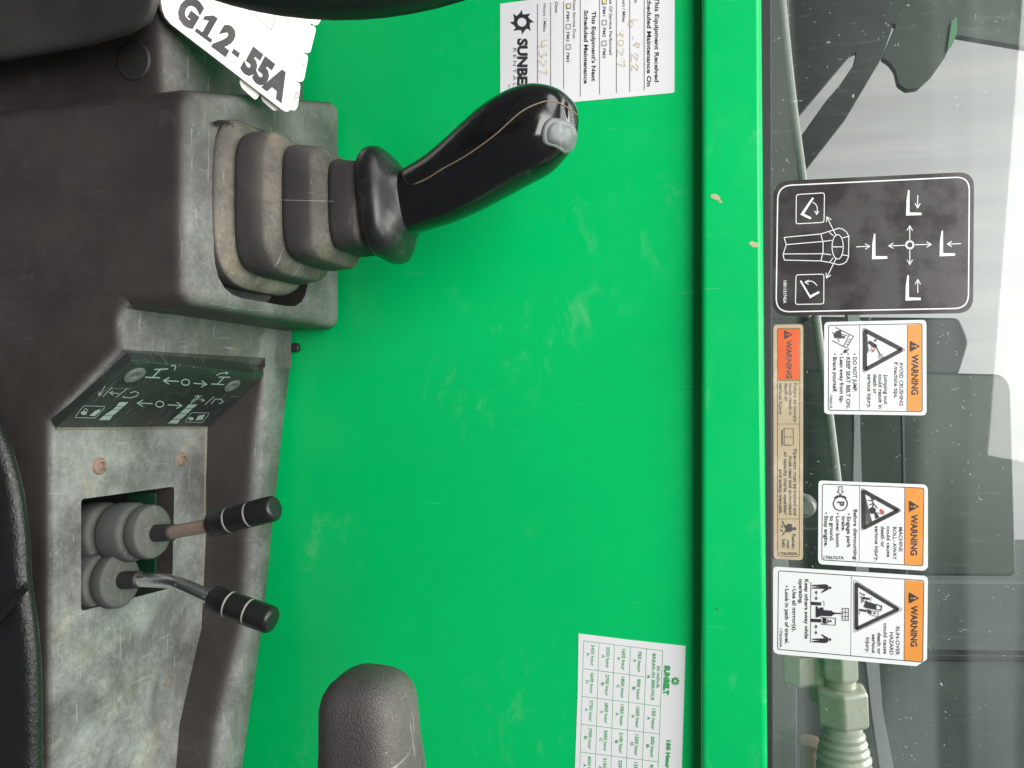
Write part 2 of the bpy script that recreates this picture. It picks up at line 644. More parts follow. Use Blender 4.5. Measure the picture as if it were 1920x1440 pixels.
class Print:
    """collects flat print of one ink on one plane; coordinates are photograph pixels through conv"""

    def __init__(self, plane, conv):
        self.pl, self.cv = plane, conv
        self.bm = bmesh.new()

    def _poly(self, pts, e):
        vs_ = [self.bm.verts.new(self.pl.at(*self.cv(x, y), e)) for x, y in pts]
        return self.bm.faces.new(vs_)

    def text(self, txt, a, b, h, bold=0.012, up=None, shear=0.0):
        """baseline from a to b, capital height h"""
        vs_, fs = glyphs(txt, bold)
        d = Vector((b[0] - a[0], b[1] - a[1]))
        if up is None:
            up = Vector((d.y, -d.x)).normalized() * h
        else:
            up = Vector(up)
        e = self.pl.lift()
        V = []
        for u, v in vs_:
            p = Vector(a) + d * (u + shear * v) + up * v
            V.append(self.bm.verts.new(self.pl.at(*self.cv(p.x, p.y), e)))
        for f in fs:
            try:
                self.bm.faces.new([V[i] for i in f])
            except ValueError:
                pass

    def poly(self, pts):
        self._poly(pts, self.pl.lift())

    def line(self, pts, w, closed=False):
        pts = [Vector(p) for p in pts]
        n = len(pts)
        e = self.pl.lift()
        L, R = [], []
        for i, p in enumerate(pts):
            if closed:
                a, b = pts[i - 1], pts[(i + 1) % n]
            else:
                a, b = pts[max(i - 1, 0)], pts[min(i + 1, n - 1)]
            d1 = (p - a).normalized() if (p - a).length > 1e-6 else (b - p).normalized()
            d2 = (b - p).normalized() if (b - p).length > 1e-6 else d1
            n1 = Vector((-d1.y, d1.x))
            n2 = Vector((-d2.y, d2.x))
            m = n1 + n2
            m = n1 if m.length < 1e-3 else m.normalized()
            s = (w / 2) / max(0.45, m.dot(n1))
            L.append(self.bm.verts.new(self.pl.at(*self.cv(*(p + m * s)), e)))
            R.append(self.bm.verts.new(self.pl.at(*self.cv(*(p - m * s)), e)))
        for i in range(n if closed else n - 1):
            j = (i + 1) % n
            self.bm.faces.new((L[i], R[i], R[j], L[j]))

    def disc(self, c, r, seg=20, ry=None):
        ry = ry or r
        self.poly([(c[0] + r * math.cos(2 * math.pi * i / seg), c[1] + ry * math.sin(2 * math.pi * i / seg)) for i in range(seg)])

    def ring(self, c, r, w, seg=28, ry=None):
        ry = ry or r
        self.line([(c[0] + r * math.cos(2 * math.pi * i / seg), c[1] + ry * math.sin(2 * math.pi * i / seg)) for i in range(seg)], w, True)

    def arrow(self, a, b, w, head):
        a, b = Vector(a), Vector(b)
        d = (b - a).normalized()
        n = Vector((-d.y, d.x))
        self.line([a, b - d * w], w)
        self.line([b - d * head + n * head * 0.6, b, b - d * head - n * head * 0.6], w)

    def gear(self, c, r, hole, teeth=8):
        """saw-tooth sun around a round hole"""
        e = self.pl.lift()
        out, inn = [], []
        m = teeth * 3
        for k in range(teeth):
            a0 = 2 * math.pi * k / teeth
            st = 2 * math.pi / teeth
            for f, rr in ((0.0, 1.0), (0.10, 0.66), (0.55, 0.70)):
                a = a0 + f * st
                out.append((c[0] + r * rr * math.cos(a), c[1] + r * rr * math.sin(a)))
                inn.append((c[0] + hole * math.cos(a), c[1] + hole * math.sin(a)))
        O = [self.bm.verts.new(self.pl.at(*self.cv(*p), e)) for p in out]
        I = [self.bm.verts.new(self.pl.at(*self.cv(*p), e)) for p in inn]
        for i in range(m):
            j = (i + 1) % m
            self.bm.faces.new((O[i], O[j], I[j], I[i]))

    def done(self, name, mat, parent):
        for f in self.bm.faces:
            f.normal_update()
            if f.normal.dot(self.pl.n) < 0:
                f.normal_flip()
        return obj(name, self.bm, mat, parent, fix=False)


def Z(ox, oy, k):
    return lambda x, y: (ox + x / k, oy + y / k)


def rounded(pts, r, seg=4):
    """cut the corners of a 2D outline round"""
    pts = [Vector(p) for p in pts]
    out = []
    n = len(pts)
    for i, p in enumerate(pts):
        a = (pts[i - 1] - p)
        b = (pts[(i + 1) % n] - p)
        ra = min(r, a.length * 0.45)
        rb = min(r, b.length * 0.45)
        A = p + a.normalized() * ra
        B = p + b.normalized() * rb
        for s in range(seg + 1):
            t = s / seg
            out.append(tuple(A * (1 - t) ** 2 + p * 2 * t * (1 - t) + B * t * t))
    return out


def sheet(name, plane, cv, pts, mat, thick=0.0003, parent=None):
    """a sticker or card: outline in picture pixels, real thickness, lying on the plane"""
    p3 = [plane.at(*cv(x, y)) for x, y in pts]
    bm = prism_bm([p + plane.n * thick for p in p3], -plane.n * (thick * 0.9))
    plane.e = thick
    return obj(name, bm, mat, parent, ang=30)


# ================================================================== the cab wall and the window
Y_PANEL, Y_RAIL, Y_GLASS = 0.600, 0.583, 0.592
pts = [onY(-500, -500, Y_PANEL), onY(1330, -500, Y_PANEL), onY(1330, 1900, Y_PANEL), onY(-500, 1900, Y_PANEL)]
wall = obj('cab_wall', prism_bm(pts, Vector((0, 0.02, 0))), 'green_paint')
tag(wall, 'bright green painted steel side panel of the cab behind the joystick', kind='structure')
# rail under the window: a box section that stands proud of the panel
a0, a1 = onY(1316, -500, Y_RAIL), onY(1313, 1900, Y_RAIL)
b0, b1 = onY(1424, -500, Y_RAIL), onY(1443, 1900, Y_RAIL)
rail = obj('sill_rail', prism_bm([a0, b0, b1, a1], Vector((0, 0.045, 0))), 'green_paint', wall, bevel=0.004, seg=4)
lip0, lip1 = onY(1424, -500, Y_RAIL - 0.001), onY(1442, 1900, Y_RAIL - 0.001)

# paint chips on the rail
rp = Plane(onY(1370, 400, Y_RAIL), Vector((0, -1, 0)))
for (cx, cy, rx, ry, ln) in ((1343, 370, 9, 6, 0.3), (1413, 458, 8, 5, 0.1), (1351, 378, 4, 2, 0.4)):
    rp.e = 0.00010
    P = Print(rp, lambda x, y: (x, y))
    ptsc = []
    for i in range(14):
        a = 2 * math.pi * i / 14
        k = 1 + random.uniform(-0.22, 0.22)
        ptsc.append((cx + rx * k * math.cos(a), cy + ry * k * math.sin(a) + ln * rx * math.cos(a)))
    P.poly(ptsc)
    P.done('paint_chip', 'chip_tan', rail)

win = empty('side_window', onY(1450, 720, Y_GLASS))
tag(win, 'scratched side window pane above the green sill rail', 'window')
g = [onY(1436, -500, Y_GLASS), onY(2500, -500, Y_GLASS), onY(2500, 1900, Y_GLASS), onY(1436, 1900, Y_GLASS)]
obj('pane', prism_bm(g, Vector((0, 0.0001, 0))), 'window_glass', win)
s0, s1 = onY(1422, -500, Y_GLASS - 0.004), onY(1436, 1900, Y_GLASS - 0.004)
s2, s3 = onY(1446, -500, Y_GLASS - 0.004), onY(1450, 1900, Y_GLASS - 0.004)
obj('rubber_seal', prism_bm([s0, s2, s3, s1], Vector((0, 0.0035, 0))), 'seal_black', win, bevel=0.001)

# ================================================================== outside, seen through the pane


def slab(name, pix, y, depth, mat, label, cat, parent=None, bevel=0.004, r=6):
    p = [onY(x, yy, y) for x, yy in rounded(pix, r)] if r else [onY(x, yy, y) for x, yy in pix]
    o = obj(name, prism_bm(p, Vector((0, depth, 0))), mat, parent, bevel=bevel)
    if label:
        tag(o, label, cat)
    return o


bw = slab('background_wall', [(600, -3500), (3600, -3500), (3600, 5000), (600, 5000)], 4.2, 0.1, 'pale_sheet', None, None, r=0, bevel=0)
tag(bw, 'pale grey sheet wall far behind the window', kind='structure')
boom = empty('machine_boom', onY(1640, 840, 1.05))
tag(boom, 'dark green boom of the machine lying alongside behind the warning decals', 'boom')
slab('boom_plate', [(1380, 592), (1800, 596), (1818, 640), (1798, 704), (1400, 704)], 1.06, 0.25, 'machine_dark', None, None, boom, r=12)
slab('boom_box', [(1380, 690), (1880, 702), (1897, 722), (1906, 1082), (1380, 1078)], 1.02, 0.30, 'machine_green', None, None, boom, 0.004, r=14)
slab('boom_seam', [(1690, 705), (1694, 705), (1702, 1078), (1698, 1078)], 1.017, 0.003, 'machine_grey', None, None, boom, 0, r=0)
hood = empty('engine_hood', onY(1700, 1300, 1.3))
tag(hood, 'grey green hood of the machine behind the hydraulic fitting', 'hood')
slab('hood_panel', [(1380, 1080), (2100, 1084), (2100, 1700), (1380, 1700)], 1.32, 0.3, 'machine_grey', None, None, hood, 0.01, r=0)
slab('hood_groove', [(1600, 1224), (2100, 1230), (2100, 1243), (1600, 1240)], 1.30, 0.02, 'machine_dark', None, None, hood, 0.003, r=0)
fr = slab('front_frame', [(1550, -300), (1850, -300), (2600, -200), (2600, 210), (1920, 88), (1790, 66), (1783, 82), (1772, 108), (1748, 142), (1722, 166), (1700, 169), (1684, 158), (1678, 132), (1668, 118),
                          (1653, 108), (1680, 46), (1560, 20)], 1.10, 0.012, 'machine_green', 'dark green frame with a hooked lower bracket seen through the glass', 'frame', r=5)
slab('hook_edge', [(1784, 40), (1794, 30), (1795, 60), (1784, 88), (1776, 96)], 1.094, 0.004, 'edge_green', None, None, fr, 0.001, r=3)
arm = slab('mirror_arm', [(1470, -120), (1665, -120), (1672, 55), (1654, 107), (1586, 222), (1500, 332), (1486, 330), (1497, 262), (1548, 190), (1574, 160), (1600, 122), (1606, 97), (1594, 102), (1500, 214), (1470, 240)],
           1.02, 0.010, 'arm_dark', 'dark bent bracket arm reaching down beside the grey rod', 'bracket', r=4)
low = slab('lower_cowl', [(1380, -200), (1478, -200), (1482, 120), (1500, 340), (1520, 600), (1380, 600)], 0.92, 0.05, 'machine_dark', 'dark grimy cowl edge low outside the window', 'cowl', r=0)
rodp = catmull([onY(x, y, 0.80) for x, y in ((1462, -40), (1471, 50), (1487, 200), (1504, 330), (1518, 470), (1531, 600), (1547, 720), (1561, 830), (1573, 930), (1582, 1010))], 4)
tag(obj('handrail_rod', tube_bm(rodp, 0.0042, 14), 'grey_rod'), 'thin grey metal rod slanting behind the glass', 'rod')
tag(obj('edge_trim', prism_bm([onY(x, y, 0.90) for x, y in ((1586, 560), (1600, 700), (1602, 800), (1600, 900), (1604, 1060), (1624, 1240), (1634, 1330), (1650, 1440), (1662, 1600),
                                                           (1690, 1600), (1676, 1440), (1655, 1330), (1648, 1240), (1628, 1060), (1616, 900), (1613, 800), (1612, 700), (1612, 560))], Vector((0, 0.02, 0))), 'plate_grey'),
    'light grey trim strip running behind the warning decals', 'trim')
# bolt under the long decal
bt = lathe_bm(onY(1507, 948, 0.74), Vector((0.0, -1, 0.1)), [(-0.05, 0.006), (0, 0.011), (0.002, 0.011), (0.003, 0.0085), (0.012, 0.008), (0.014, 0.006)], 20)
tag(obj('bolt_head', bt, 'grey_rod'), 'small round bolt head outside beside the long tan decal', 'bolt')
tag(slab('bracket_plate', [(1440, 1050), (1478, 1052), (1480, 1268), (1494, 1275), (1494, 1440), (1494, 1600), (1430, 1600)], 0.86, 0.01, 'plate_grey', 'pale grey bracket plate beside the hydraulic fitting', 'plate', r=2))
# hydraulic fitting
fit = empty('hydraulic_fitting', onY(1580, 1300, 0.78))
tag(fit, 'pale green zinc hydraulic hose fitting below the run-over decal', 'fitting')
YF = 0.78
c0 = onY(1572, 1180, YF)
c1 = onY(1588, 1560, YF)
ax = (c1 - c0)
PXM = ax.length / 380.0
ax.normalize()


def fpos(py):
    return (py - 1180) * PXM


def flathe(name, prof, hexa=False, mat='zinc_fitting', bevel=0.0):
    return obj(name, lathe_bm(c0, ax, [(fpos(p), r * PXM) for p, r in prof], 28, hexa=hexa), mat, fit, ang=30, bevel=bevel)


flathe('union_nut', [(1180, 34), (1268, 34), (1273, 29)], True, bevel=0.0015)
flathe('thread', [(1272, 24), (1274, 27), (1276, 24.5), (1278, 27), (1280, 24.5), (1282, 27), (1284, 24.5), (1286, 27), (1288, 24)])
flathe('hex_nut', [(1287, 44), (1291, 50), (1350, 50), (1356, 44)], True, bevel=0.002)
flathe('hose_crimp', [(1355, 33), (1360, 35), (1372, 35), (1376, 40), (1384, 38), (1390, 43), (1398, 41), (1404, 46), (1412, 44), (1418, 49), (1430, 47), (1436, 50), (1560, 50)])
flathe('hose', [(1555, 42), (1700, 42)], mat='seal_black')
sc0 = onY(1497, 1225, 0.79)
obj('side_nut', lathe_bm(sc0, Vector((1, 0, 0)), [(0, 0.016), (0.026, 0.016), (0.029, 0.013)], hexa=True), 'zinc_fitting', fit, bevel=0.001)
obj('side_adapter', lathe_bm(onY(1545, 1215, 0.80), Vector((1, 0, 0)), [(0, 0.02), (0.036, 0.02), (0.037, 0.015), (0.05, 0.015)], 20), 'zinc_fitting', fit, bevel=0.001)
cr = onY(1520, 1400, 0.84)
tag(obj('copper_ring', lathe_bm(cr, Vector((1, 0, 0)), [(-0.008, 0.0), (-0.008, 0.010), (-0.006, 0.0135), (-0.003, 0.0135), (-0.001, 0.010), (0.05, 0.010), (0.05, 0.0)], 24), 'copper'), 'copper coloured ring fitting beside the hose crimp', 'ring')

# ================================================================== console
ZH, ZL, ZP = -0.316, -0.3655, -0.421       # joystick housing, shelf, lever plate (below the eye)
YF0, YB = 0.398, 0.596
con = empty('control_console', E(-0.02, 0.5, -0.75))
tag(con, 'black moulded plastic control console, dusty on top, along the green panel', 'console')
x_l = onZ(352, 165, ZH).x
x_r = onZ(350, 572, ZH).x
x_lb = onY(636, 190, YB).x
x_rb = onY(642, 620, YB).x
bot = -0.80
# housing under the joystick
pl = [(x_l, YF0), (x_r, YF0), (x_rb, YB), (x_lb, YB)]
bm = bmesh.new()
prism_bm([E(x, y, bot) for x, y in pl], Vector((0, 0, ZH - bot)), bm)
es = [e for e in bm.edges if (e.verts[0].co.z > EYE.z + ZH - 1e-4 and e.verts[1].co.z > EYE.z + ZH - 1e-4) or abs(e.verts[0].co.z - e.verts[1].co.z) > 0.1]
bmesh.ops.recalc_face_normals(bm, faces=bm.faces)
bmesh.ops.bevel(bm, geom=es, offset=0.011, segments=5, profile=0.5, affect='EDGES')
hx0, hx1 = onZ(455, 232, ZH).x, onZ(470, 562, ZH).x
hole = [E(x, y, ZH - 0.03) for x, y in rounded([(hx0, 0.424), (hx1, 0.424), (hx1, 0.540), (hx0, 0.540)], 0.030, 5)]
cut = prism_bm(hole, Vector((0, 0, 0.06)))
housing = link('joystick_housing', boolean(bm, [cut]), 'console_plastic', con, 50)
# brush fibres in the slot behind the boot
bm = bmesh.new()
for i in range(110):
    t = i / 109.0
    q = onZ(408 + 122 * t, 226 + 38 * t ** 1.8, ZH)
    p = Vector((q.x, q.y, EYE.z + ZH + 0.0005))
    d = Vector((0.004 + random.uniform(0, 0.004), -0.004 - random.uniform(0, 0.007), random.uniform(0.001, 0.005)))
    tube_bm([p, p + d], [0.0005, 0.0002], 4, bm)
tag(obj('brush_fibres', bm, 'fibre_black', housing), kind='stuff')

# shelf, placard slope and lever plate: one profile along the cab
Z0 = ZL
xs = [onY(230, 590, YF0).x, onY(232, 655, YF0).x, onY(95, 797, YF0).x]
x_end = 0.42
prof = [(x_r - 0.012, bot), (x_r - 0.012, ZH - 0.03), (xs[0] - 0.004, ZL + 0.002), (xs[0] + 0.004, ZL), (xs[1], ZL), (xs[2], ZP), (x_end, ZP), (x_end, bot)]
bm = prism_bm([E(x, YF0 + 0.0006, z) for x, z in prof], Vector((0, 0.556 - YF0, 0)))
bmesh.ops.recalc_face_normals(bm, faces=bm.faces)
es = [e for e in bm.edges if e.verts[0].co.y < YF0 + 0.002 and e.verts[1].co.y < YF0 + 0.002 and min(e.verts[0].co.z, e.verts[1].co.z) > EYE.z - 0.6]
bmesh.ops.bevel(bm, geom=es, offset=0.0075, segments=5, profile=0.5, affect='EDGES')
slot_px = rounded([(152, 936), (327, 912), (323, 1102), (152, 1146)], 7, 3)
cut = prism_bm([onZ(x, y, ZP) + Vector((0, 0, 0.02)) for x, y in slot_px], Vector((0, 0, -0.13)))
shelf = link('lever_shelf', boolean(bm, [cut]), 'console_plastic', con, 35)
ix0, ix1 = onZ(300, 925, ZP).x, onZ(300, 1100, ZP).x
obj('inner_plate', prism_bm([E(ix0, 0.4990, ZP - 0.030), E(ix1, 0.4990, ZP - 0.030), E(ix1, 0.4990, ZP - 0.004), E(ix0, 0.4990, ZP - 0.004)], Vector((0, 0.002, 0))), 'inner_green_shaded', con)
xb = onZ(494, 690, ZL).x
obj('shelf_back', prism_bm([E(x_r - 0.012, 0.5556 + 0.001, bot), E(xb, 0.5566, bot), E(xb, 0.5566, ZL), E(x_r - 0.012, 0.5566, ZL)], Vector((0, YB - 0.5566, 0))), 'console_plastic', con)
# raised ledge at the back with a riser that bends towards the operator
front = [(xb - 0.0005, 0.5555, ZL - 0.0002), (onZ(480, 715, ZL).x, 0.5555, ZL - 0.0004), (onZ(385, 795, ZP).x, 0.5552, ZL - 0.004), (onZ(375, 1000, ZP).x, 0.553, ZL - 0.009), (onZ(372, 1180, ZP).x, 0.549, ZL - 0.013),
         (onZ(352, 1270, ZP).x, 0.535, ZL - 0.015), (onZ(335, 1360, ZP).x, 0.522, ZL - 0.017), (onZ(330, 1460, ZP).x, 0.517, ZL - 0.019), (x_end, 0.512, ZL - 0.024)]
back = [0.596, 0.595, 0.592, 0.583, 0.575, 0.569, 0.563, 0.556, 0.535]
rings = []
for ri, ((x, y, z), yb) in enumerate(zip(front, back)):
    R = (0.0015, 0.006, 0.013)[ri] if ri < 3 else 0.016
    sec = [(y, ZP - 0.02)]
    hgt = z - ZP
    sec.append((y, z - R if z - R > ZP + 0.002 else ZP + 0.002))
    for s in range(1, 7):
        a = math.pi / 2 * s / 6
        sec.append((y + R * 0.9 * (1 - math.cos(a)), sec[1][1] + (z - sec[1][1]) * math.sin(a)))
    sec.append((yb - 0.002, z - 0.0005))
    sec.append((yb, z - 0.0025))
    sec.append((yb, ZP - 0.02))
    rings.append([E(x, yy, zz) for yy, zz in sec])
ledge = obj('rear_ledge', loft_bm(rings), 'console_plastic', con, 50)
# dusty line where the plate meets the riser
bm = tube_bm([E(onZ(385, 800, ZP).x, 0.5548, ZP), E(onZ(377, 900, ZP).x, 0.5535, ZP), E(onZ(375, 1000, ZP).x, 0.5523, ZP), E(onZ(372, 1170, ZP).x, 0.5482, ZP)], [0.0014, 0.0008, 0.0016, 0.0007], 6)
console_material('dust_line', (0.11, 0.10, 0.08), (0.40, 0.37, 0.29), 1.0, 0.6, 0.3, 0.6)
obj('dust_line', bm, 'dust_line', con)

# left part of the console, a little lower, with a moulded round plug
le = [(x_lb + 0.012, YB - 0.002), (x_l + 0.02, 0.42), (onZ(300, 40, -0.35).x, 0.416), (-0.46, 0.43), (-0.46, YB), (onY(590, 100, YB).x, YB), (onY(592, 152, YB).x, YB - 0.002)]
bm = prism_bm([E(x, y, bot) for x, y in le], Vector((0, 0, -0.346 - bot)))
bmesh.ops.recalc_face_normals(bm, faces=bm.faces)
es = [e for e in bm.edges if min(e.verts[0].co.z, e.verts[1].co.z) > EYE.z - 0.36]
bmesh.ops.bevel(bm, geom=es, offset=0.016, segments=5, profile=0.5, affect='EDGES')
obj('front_section', bm, 'console_plastic', con, 50)
pc = onY(252, 115, 0.4175)
obj('round_plug', lathe_bm(pc, Vector((0.05, -1, 0)), [(-0.004, 0.0125), (0.0008, 0.0125), (0.0014, 0.0118), (0.0014, 0.001)], 32), 'cowl_plastic', con)
# small screw heads on the panel edge
obj('edge_screw', lathe_bm(onY(556, 652, 0.599), Vector((0, -1, 0)), [(0, 0.0042), (0.003, 0.0042), (0.004, 0.003), (0.004, 0.001)], 16), 'seal_black', con)

# curved cowl in front of it
cw = [(-260, -260), (296, -260), (290, 10), (278, 44), (240, 66), (170, 86), (90, 101), (0, 117), (-120, 134), (-260, 150)]
ring_f = [onY(x, y, 0.412) for x, y in cw]
bm = bmesh.new()
prism_bm(ring_f, -ray(170, 88).normalized() * 0.05, bm)
tag(obj('steering_cowl', bm, 'cowl_plastic', None, 45, 0.010, 5), 'dark curved plastic cowl beside the round plug', 'cowl')

# bolts in the lever plate
for px, py, rot in ((186, 873, 0.4), (340, 860, 0.9)):
    b = onZ(px, py, ZP)
    r = 0.0054 if px < 200 else 0.0050
    bo = obj('plate_bolt', lathe_bm(b + Vector((0, 0, -0.004)), Vector((0.06, -0.1, 1)), [(0, r * 1.15), (0.0045, r * 1.15), (0.0052, r), (0.0062, r * 0.93), (0.0066, r * 0.62), (0.0045, r * 0.5), (0.0045, 0.0002)], 22), 'rusty_bolt', con)
slot2 = onZ(317, 1277, ZP)
obj('empty_hole', lathe_bm(slot2 + Vector((0, 0, -0.004)), Vector((0, 0, 1)), [(0, 0.004), (0.0046, 0.0044), (0.0046, 0.003), (0.001, 0.0028), (0.001, 0.0002)], 18), 'rusty_bolt', con)

# ---- function placard on the slope
pa, pb, pc3, pd = onZ(242, 668, ZL), onZ(488, 695, ZL), onZ(385, 794, ZP + 0.0005), onZ(100, 795, ZP + 0.0005)
nrm = ((pb - pa).cross(pd - pa)).normalized()
pp = Plane(pa, nrm)
corners = [pp.at(*p) for p in ((243, 667), (491, 695), (386, 793), (98, 793))]
TH = 0.004
placard = obj('function_placard', prism_bm([c + pp.n * TH for c in corners], -pp.n * (TH + 0.006)), 'placard_black', con, bevel=0.0006)
tag(placard, 'worn black lever function placard with pale symbols')
pp = Plane(corners[0] + pp.n * TH, pp.n)
cz = Z(80, 620, 4.0)
P = Print(pp, cz)
w = 7


def strokes(P, L, w):
    for s in L:
        P.line(s, w)


# axle steering marks: short bars joined by a stem, with a small arrow
strokes(P, [[(768, 348), (880, 352)], [(835, 290), (940, 286)], [(822, 350), (884, 288)]], 9)
P.line([(985, 300), (997, 275), (990, 258), (962, 262)], 7)
P.poly([(960, 270), (998, 250), (975, 258)])
strokes(P, [[(1262, 398), (1358, 403)], [(1318, 347), (1404, 347)], [(1308, 400), (1362, 348)]], 8)
P.line([(1302, 335), (1330, 318), (1380, 316)], 6)
P.poly([(1372, 302), (1395, 318), (1368, 326)])
P.arrow((1020, 378), (905, 372), 8, 42)
P.ring((1070, 385), 30, 8, 22, 22)
P.arrow((1130, 392), (1228, 400), 8, 40)
P.arrow((825, 545), (708, 540), 8, 42)
P.ring((876, 548), 30, 8, 22, 22)
P.arrow((935, 552), (1042, 560), 8, 40)
# shift symbols
strokes(P, [[(465, 412), (420, 485)], [(520, 420), (448, 492)], [(632, 430), (548, 496)]], 5)
P.arrow((465, 415), (418, 482), 5, 26)
P.arrow((570, 468), (500, 462), 5, 26)
P.line([(608, 485), (600, 495), (660, 500), (705, 485), (716, 462), (690, 452), (655, 462)], 6)
strokes(P, [[(1190, 482), (1105, 545)], [(1285, 490), (1215, 550)]], 5)
P.arrow((1110, 530), (1168, 482), 5, 26)
P.arrow((1172, 512), (1210, 520), 5, 22)
P.line([(1262, 545), (1290, 510), (1335, 510), (1350, 530), (1320, 545)], 6)
# bars
P.poly([(415, 665), (455, 632), (525, 632), (498, 666)])
P.poly([(458, 628), (520, 588), (580, 586), (528, 628)])
P.poly([(523, 584), (545, 566), (602, 565), (582, 583)])
P.poly([(548, 562), (572, 531), (640, 530), (606, 562)])
P.poly([(935, 690), (968, 662), (1030, 662), (1008, 692)])
P.poly([(972, 658), (1018, 620), (1082, 620), (1034, 658)])
P.poly([(1022, 616), (1062, 580), (1120, 580), (1086, 616)])
P.poly([(1066, 576), (1092, 548), (1160, 548), (1124, 576)])
# padlock boxes
P.line(rounded([(235, 645), (305, 558), (468, 562), (392, 650)], 14, 3), 4, True)
P.disc((305, 612), 24, 14, 14)
P.line([(300, 600), (315, 578), (335, 590), (322, 604)], 5)
P.poly([(345, 632), (385, 598), (430, 580), (425, 602), (385, 634)])
P.line(rounded([(1062, 680), (1112, 610), (1248, 612), (1195, 684)], 10, 3), 4, True)
P.disc((1110, 655), 20, 14, 13)
P.poly([(1140, 668), (1165, 632), (1215, 622), (1195, 662)])
P.done('symbols', 'ink_pale', placard)
plain('screw_grey', (0.15, 0.165, 0.15), 0.55)
for (sx, sy, r) in ((688, 332, 0.0072), (1420, 412, 0.0068)):
    c = pp.at(*cz(sx, sy))
    obj('placard_screw', lathe_bm(c, pp.n, [(-0.0003, r), (0.0009, r), (0.0014, r * 0.85), (0.0009, r * 0.3), (0.0003, r * 0.2), (0.0003, 0.0001)], 26), 'screw_grey', placard)
# dusty rim strip below the placard
rs0, rs1 = onZ(104, 800, ZP), onZ(384, 798, ZP)
obj('placard_ledge', prism_bm([rs0 + Vector((-0.004, 0, -0.003)), rs0 + Vector((0.0025, 0, -0.003)), rs0 + Vector((0.002, 0, 0.0012)), rs0 + Vector((-0.004, 0, 0.002))], rs1 - rs0), 'dust_line', con, bevel=0.0008)

# ================================================================== joystick
JX, JY = onZ(480, 394, ZH).x, 0.477
joy = empty('joystick', E(JX, JY, ZH))
tag(joy, 'glossy black curved joystick on a stepped rubber boot', 'joystick')
prof = [(-0.012, .0565, .0540), (0.0000, .0575, .0545), (.0020, .0565, .0535), (.0045, .0540, .0510), (.0070, .0510, .0480), (.0085, .0470, .0445), (.0095, .0455, .0435),
        (.0100, .0468, .0445), (.0115, .0482, .0458), (.0140, .0486, .0462), (.0290, .0468, .0445), (.0315, .0452, .0430), (.0345, .0420, .0400), (.0370, .0385, .0368), (.0385, .0372, .0356),
        (.0392, .0380, .0362), (.0405, .0392, .0374), (.0430, .0396, .0378), (.0570, .0382, .0364), (.0595, .0366, .0350), (.0620, .0335, .0322), (.0645, .0298, .0288), (.0660, .0285, .0276),
        (.0668, .0292, .0282), (.0680, .0300, .0290), (.0700, .0303, .0293), (.0830, .0290, .0280), (.0860, .0280, .0270), (.0880, .0240, .0230)]
rings = []
for z, hx, hy in prof:
    lean = z * 0.03
    rg = superring(E(JX + lean, JY + z * 0.02, ZH + z), Vector((1, 0, 0)), Vector((0, 1, 0)), hx, hy, 4.6 if z > 0.008 else 3.6, 56)
    if 0.002 < z < 0.087:
        cc = E(JX + lean, JY + z * 0.02, ZH + z)
        rg = [cc + (p - cc) * (1 + 0.010 * math.sin(3 * 2 * math.pi * i / 56 + z * 90) + 0.008 * math.sin(5 * 2 * math.pi * i / 56 - z * 140)) + Vector((0, 0, 0.0011 * math.sin(2 * 2 * math.pi * i / 56 + z * 60))) for i, p in enumerate(rg)]
    rings.append(rg)
boot = obj('rubber_boot', loft_bm(rings), 'boot_rubber', joy, 60)
# moulding seam on the boot front
bmb = BVHTree.FromObject(boot, bpy.context.evaluated_depsgraph_get()) if False else None


def surface_tree(o):
    me = o.data
    off = Vector((0, 0, 0))
    p = o
    while p is not None:
        off += Vector(p.location)
        p = p.parent
    return BVHTree.FromPolygons([v.co + off for v in me.vertices], [tuple(f.vertices) for f in me.polygons])


def cast(tree, px, py):
    hit, n, _, _ = tree.ray_cast(EYE, ray(px, py).normalized())
    return (hit, n) if hit is not None else (None, None)


bt_tree = surface_tree(boot)
sp = []
for i in range(26):
    h, n = cast(bt_tree, 525 + i * 4.0, 375 - (0 if i > 2 else 0) + i * 0.1)
    if h:
        sp.append(h + n * 0.00012)
if len(sp) > 4:
    obj('boot_seam', tube_bm(sp, 0.00018, 5), 'ring_pale', boot)

# collar between boot and grip
CZ = 0.084
cprof = [(0.000, .0230, .0230, 3), (0.0010, .0290, .0280, 3.2), (.0040, .0345, .0325, 3.2), (.0080, .0372, .0350, 3.2), (.0120, .0378, .0355, 3.2), (.0160, .0368, .0345, 3.2), (.0195, .0335, .0315, 3),
         (.0225, .0285, .0275, 2.8), (.0255, .0238, .0240, 2.6), (.0290, .0205, .0215, 2.4), (.0340, .0190, .0200, 2.2), (.0400, .0180, .0190, 2.1)]
tilt = Matrix.Rotation(math.radians(-7), 4, 'Y') @ Matrix.Rotation(math.radians(-4), 4, 'X')
cb = E(JX + 0.003, JY + 0.001, ZH + CZ)
rings = []
for z, hx, hy, n in cprof:
    rings.append([cb + tilt @ (p - cb) for p in superring(cb + Vector((0, 0, z)), Vector((1, 0, 0)), Vector((0, 1, 0)), hx, hy, n, 56)])
collar = obj('collar', loft_bm(rings), 'collar_black', joy, 60)

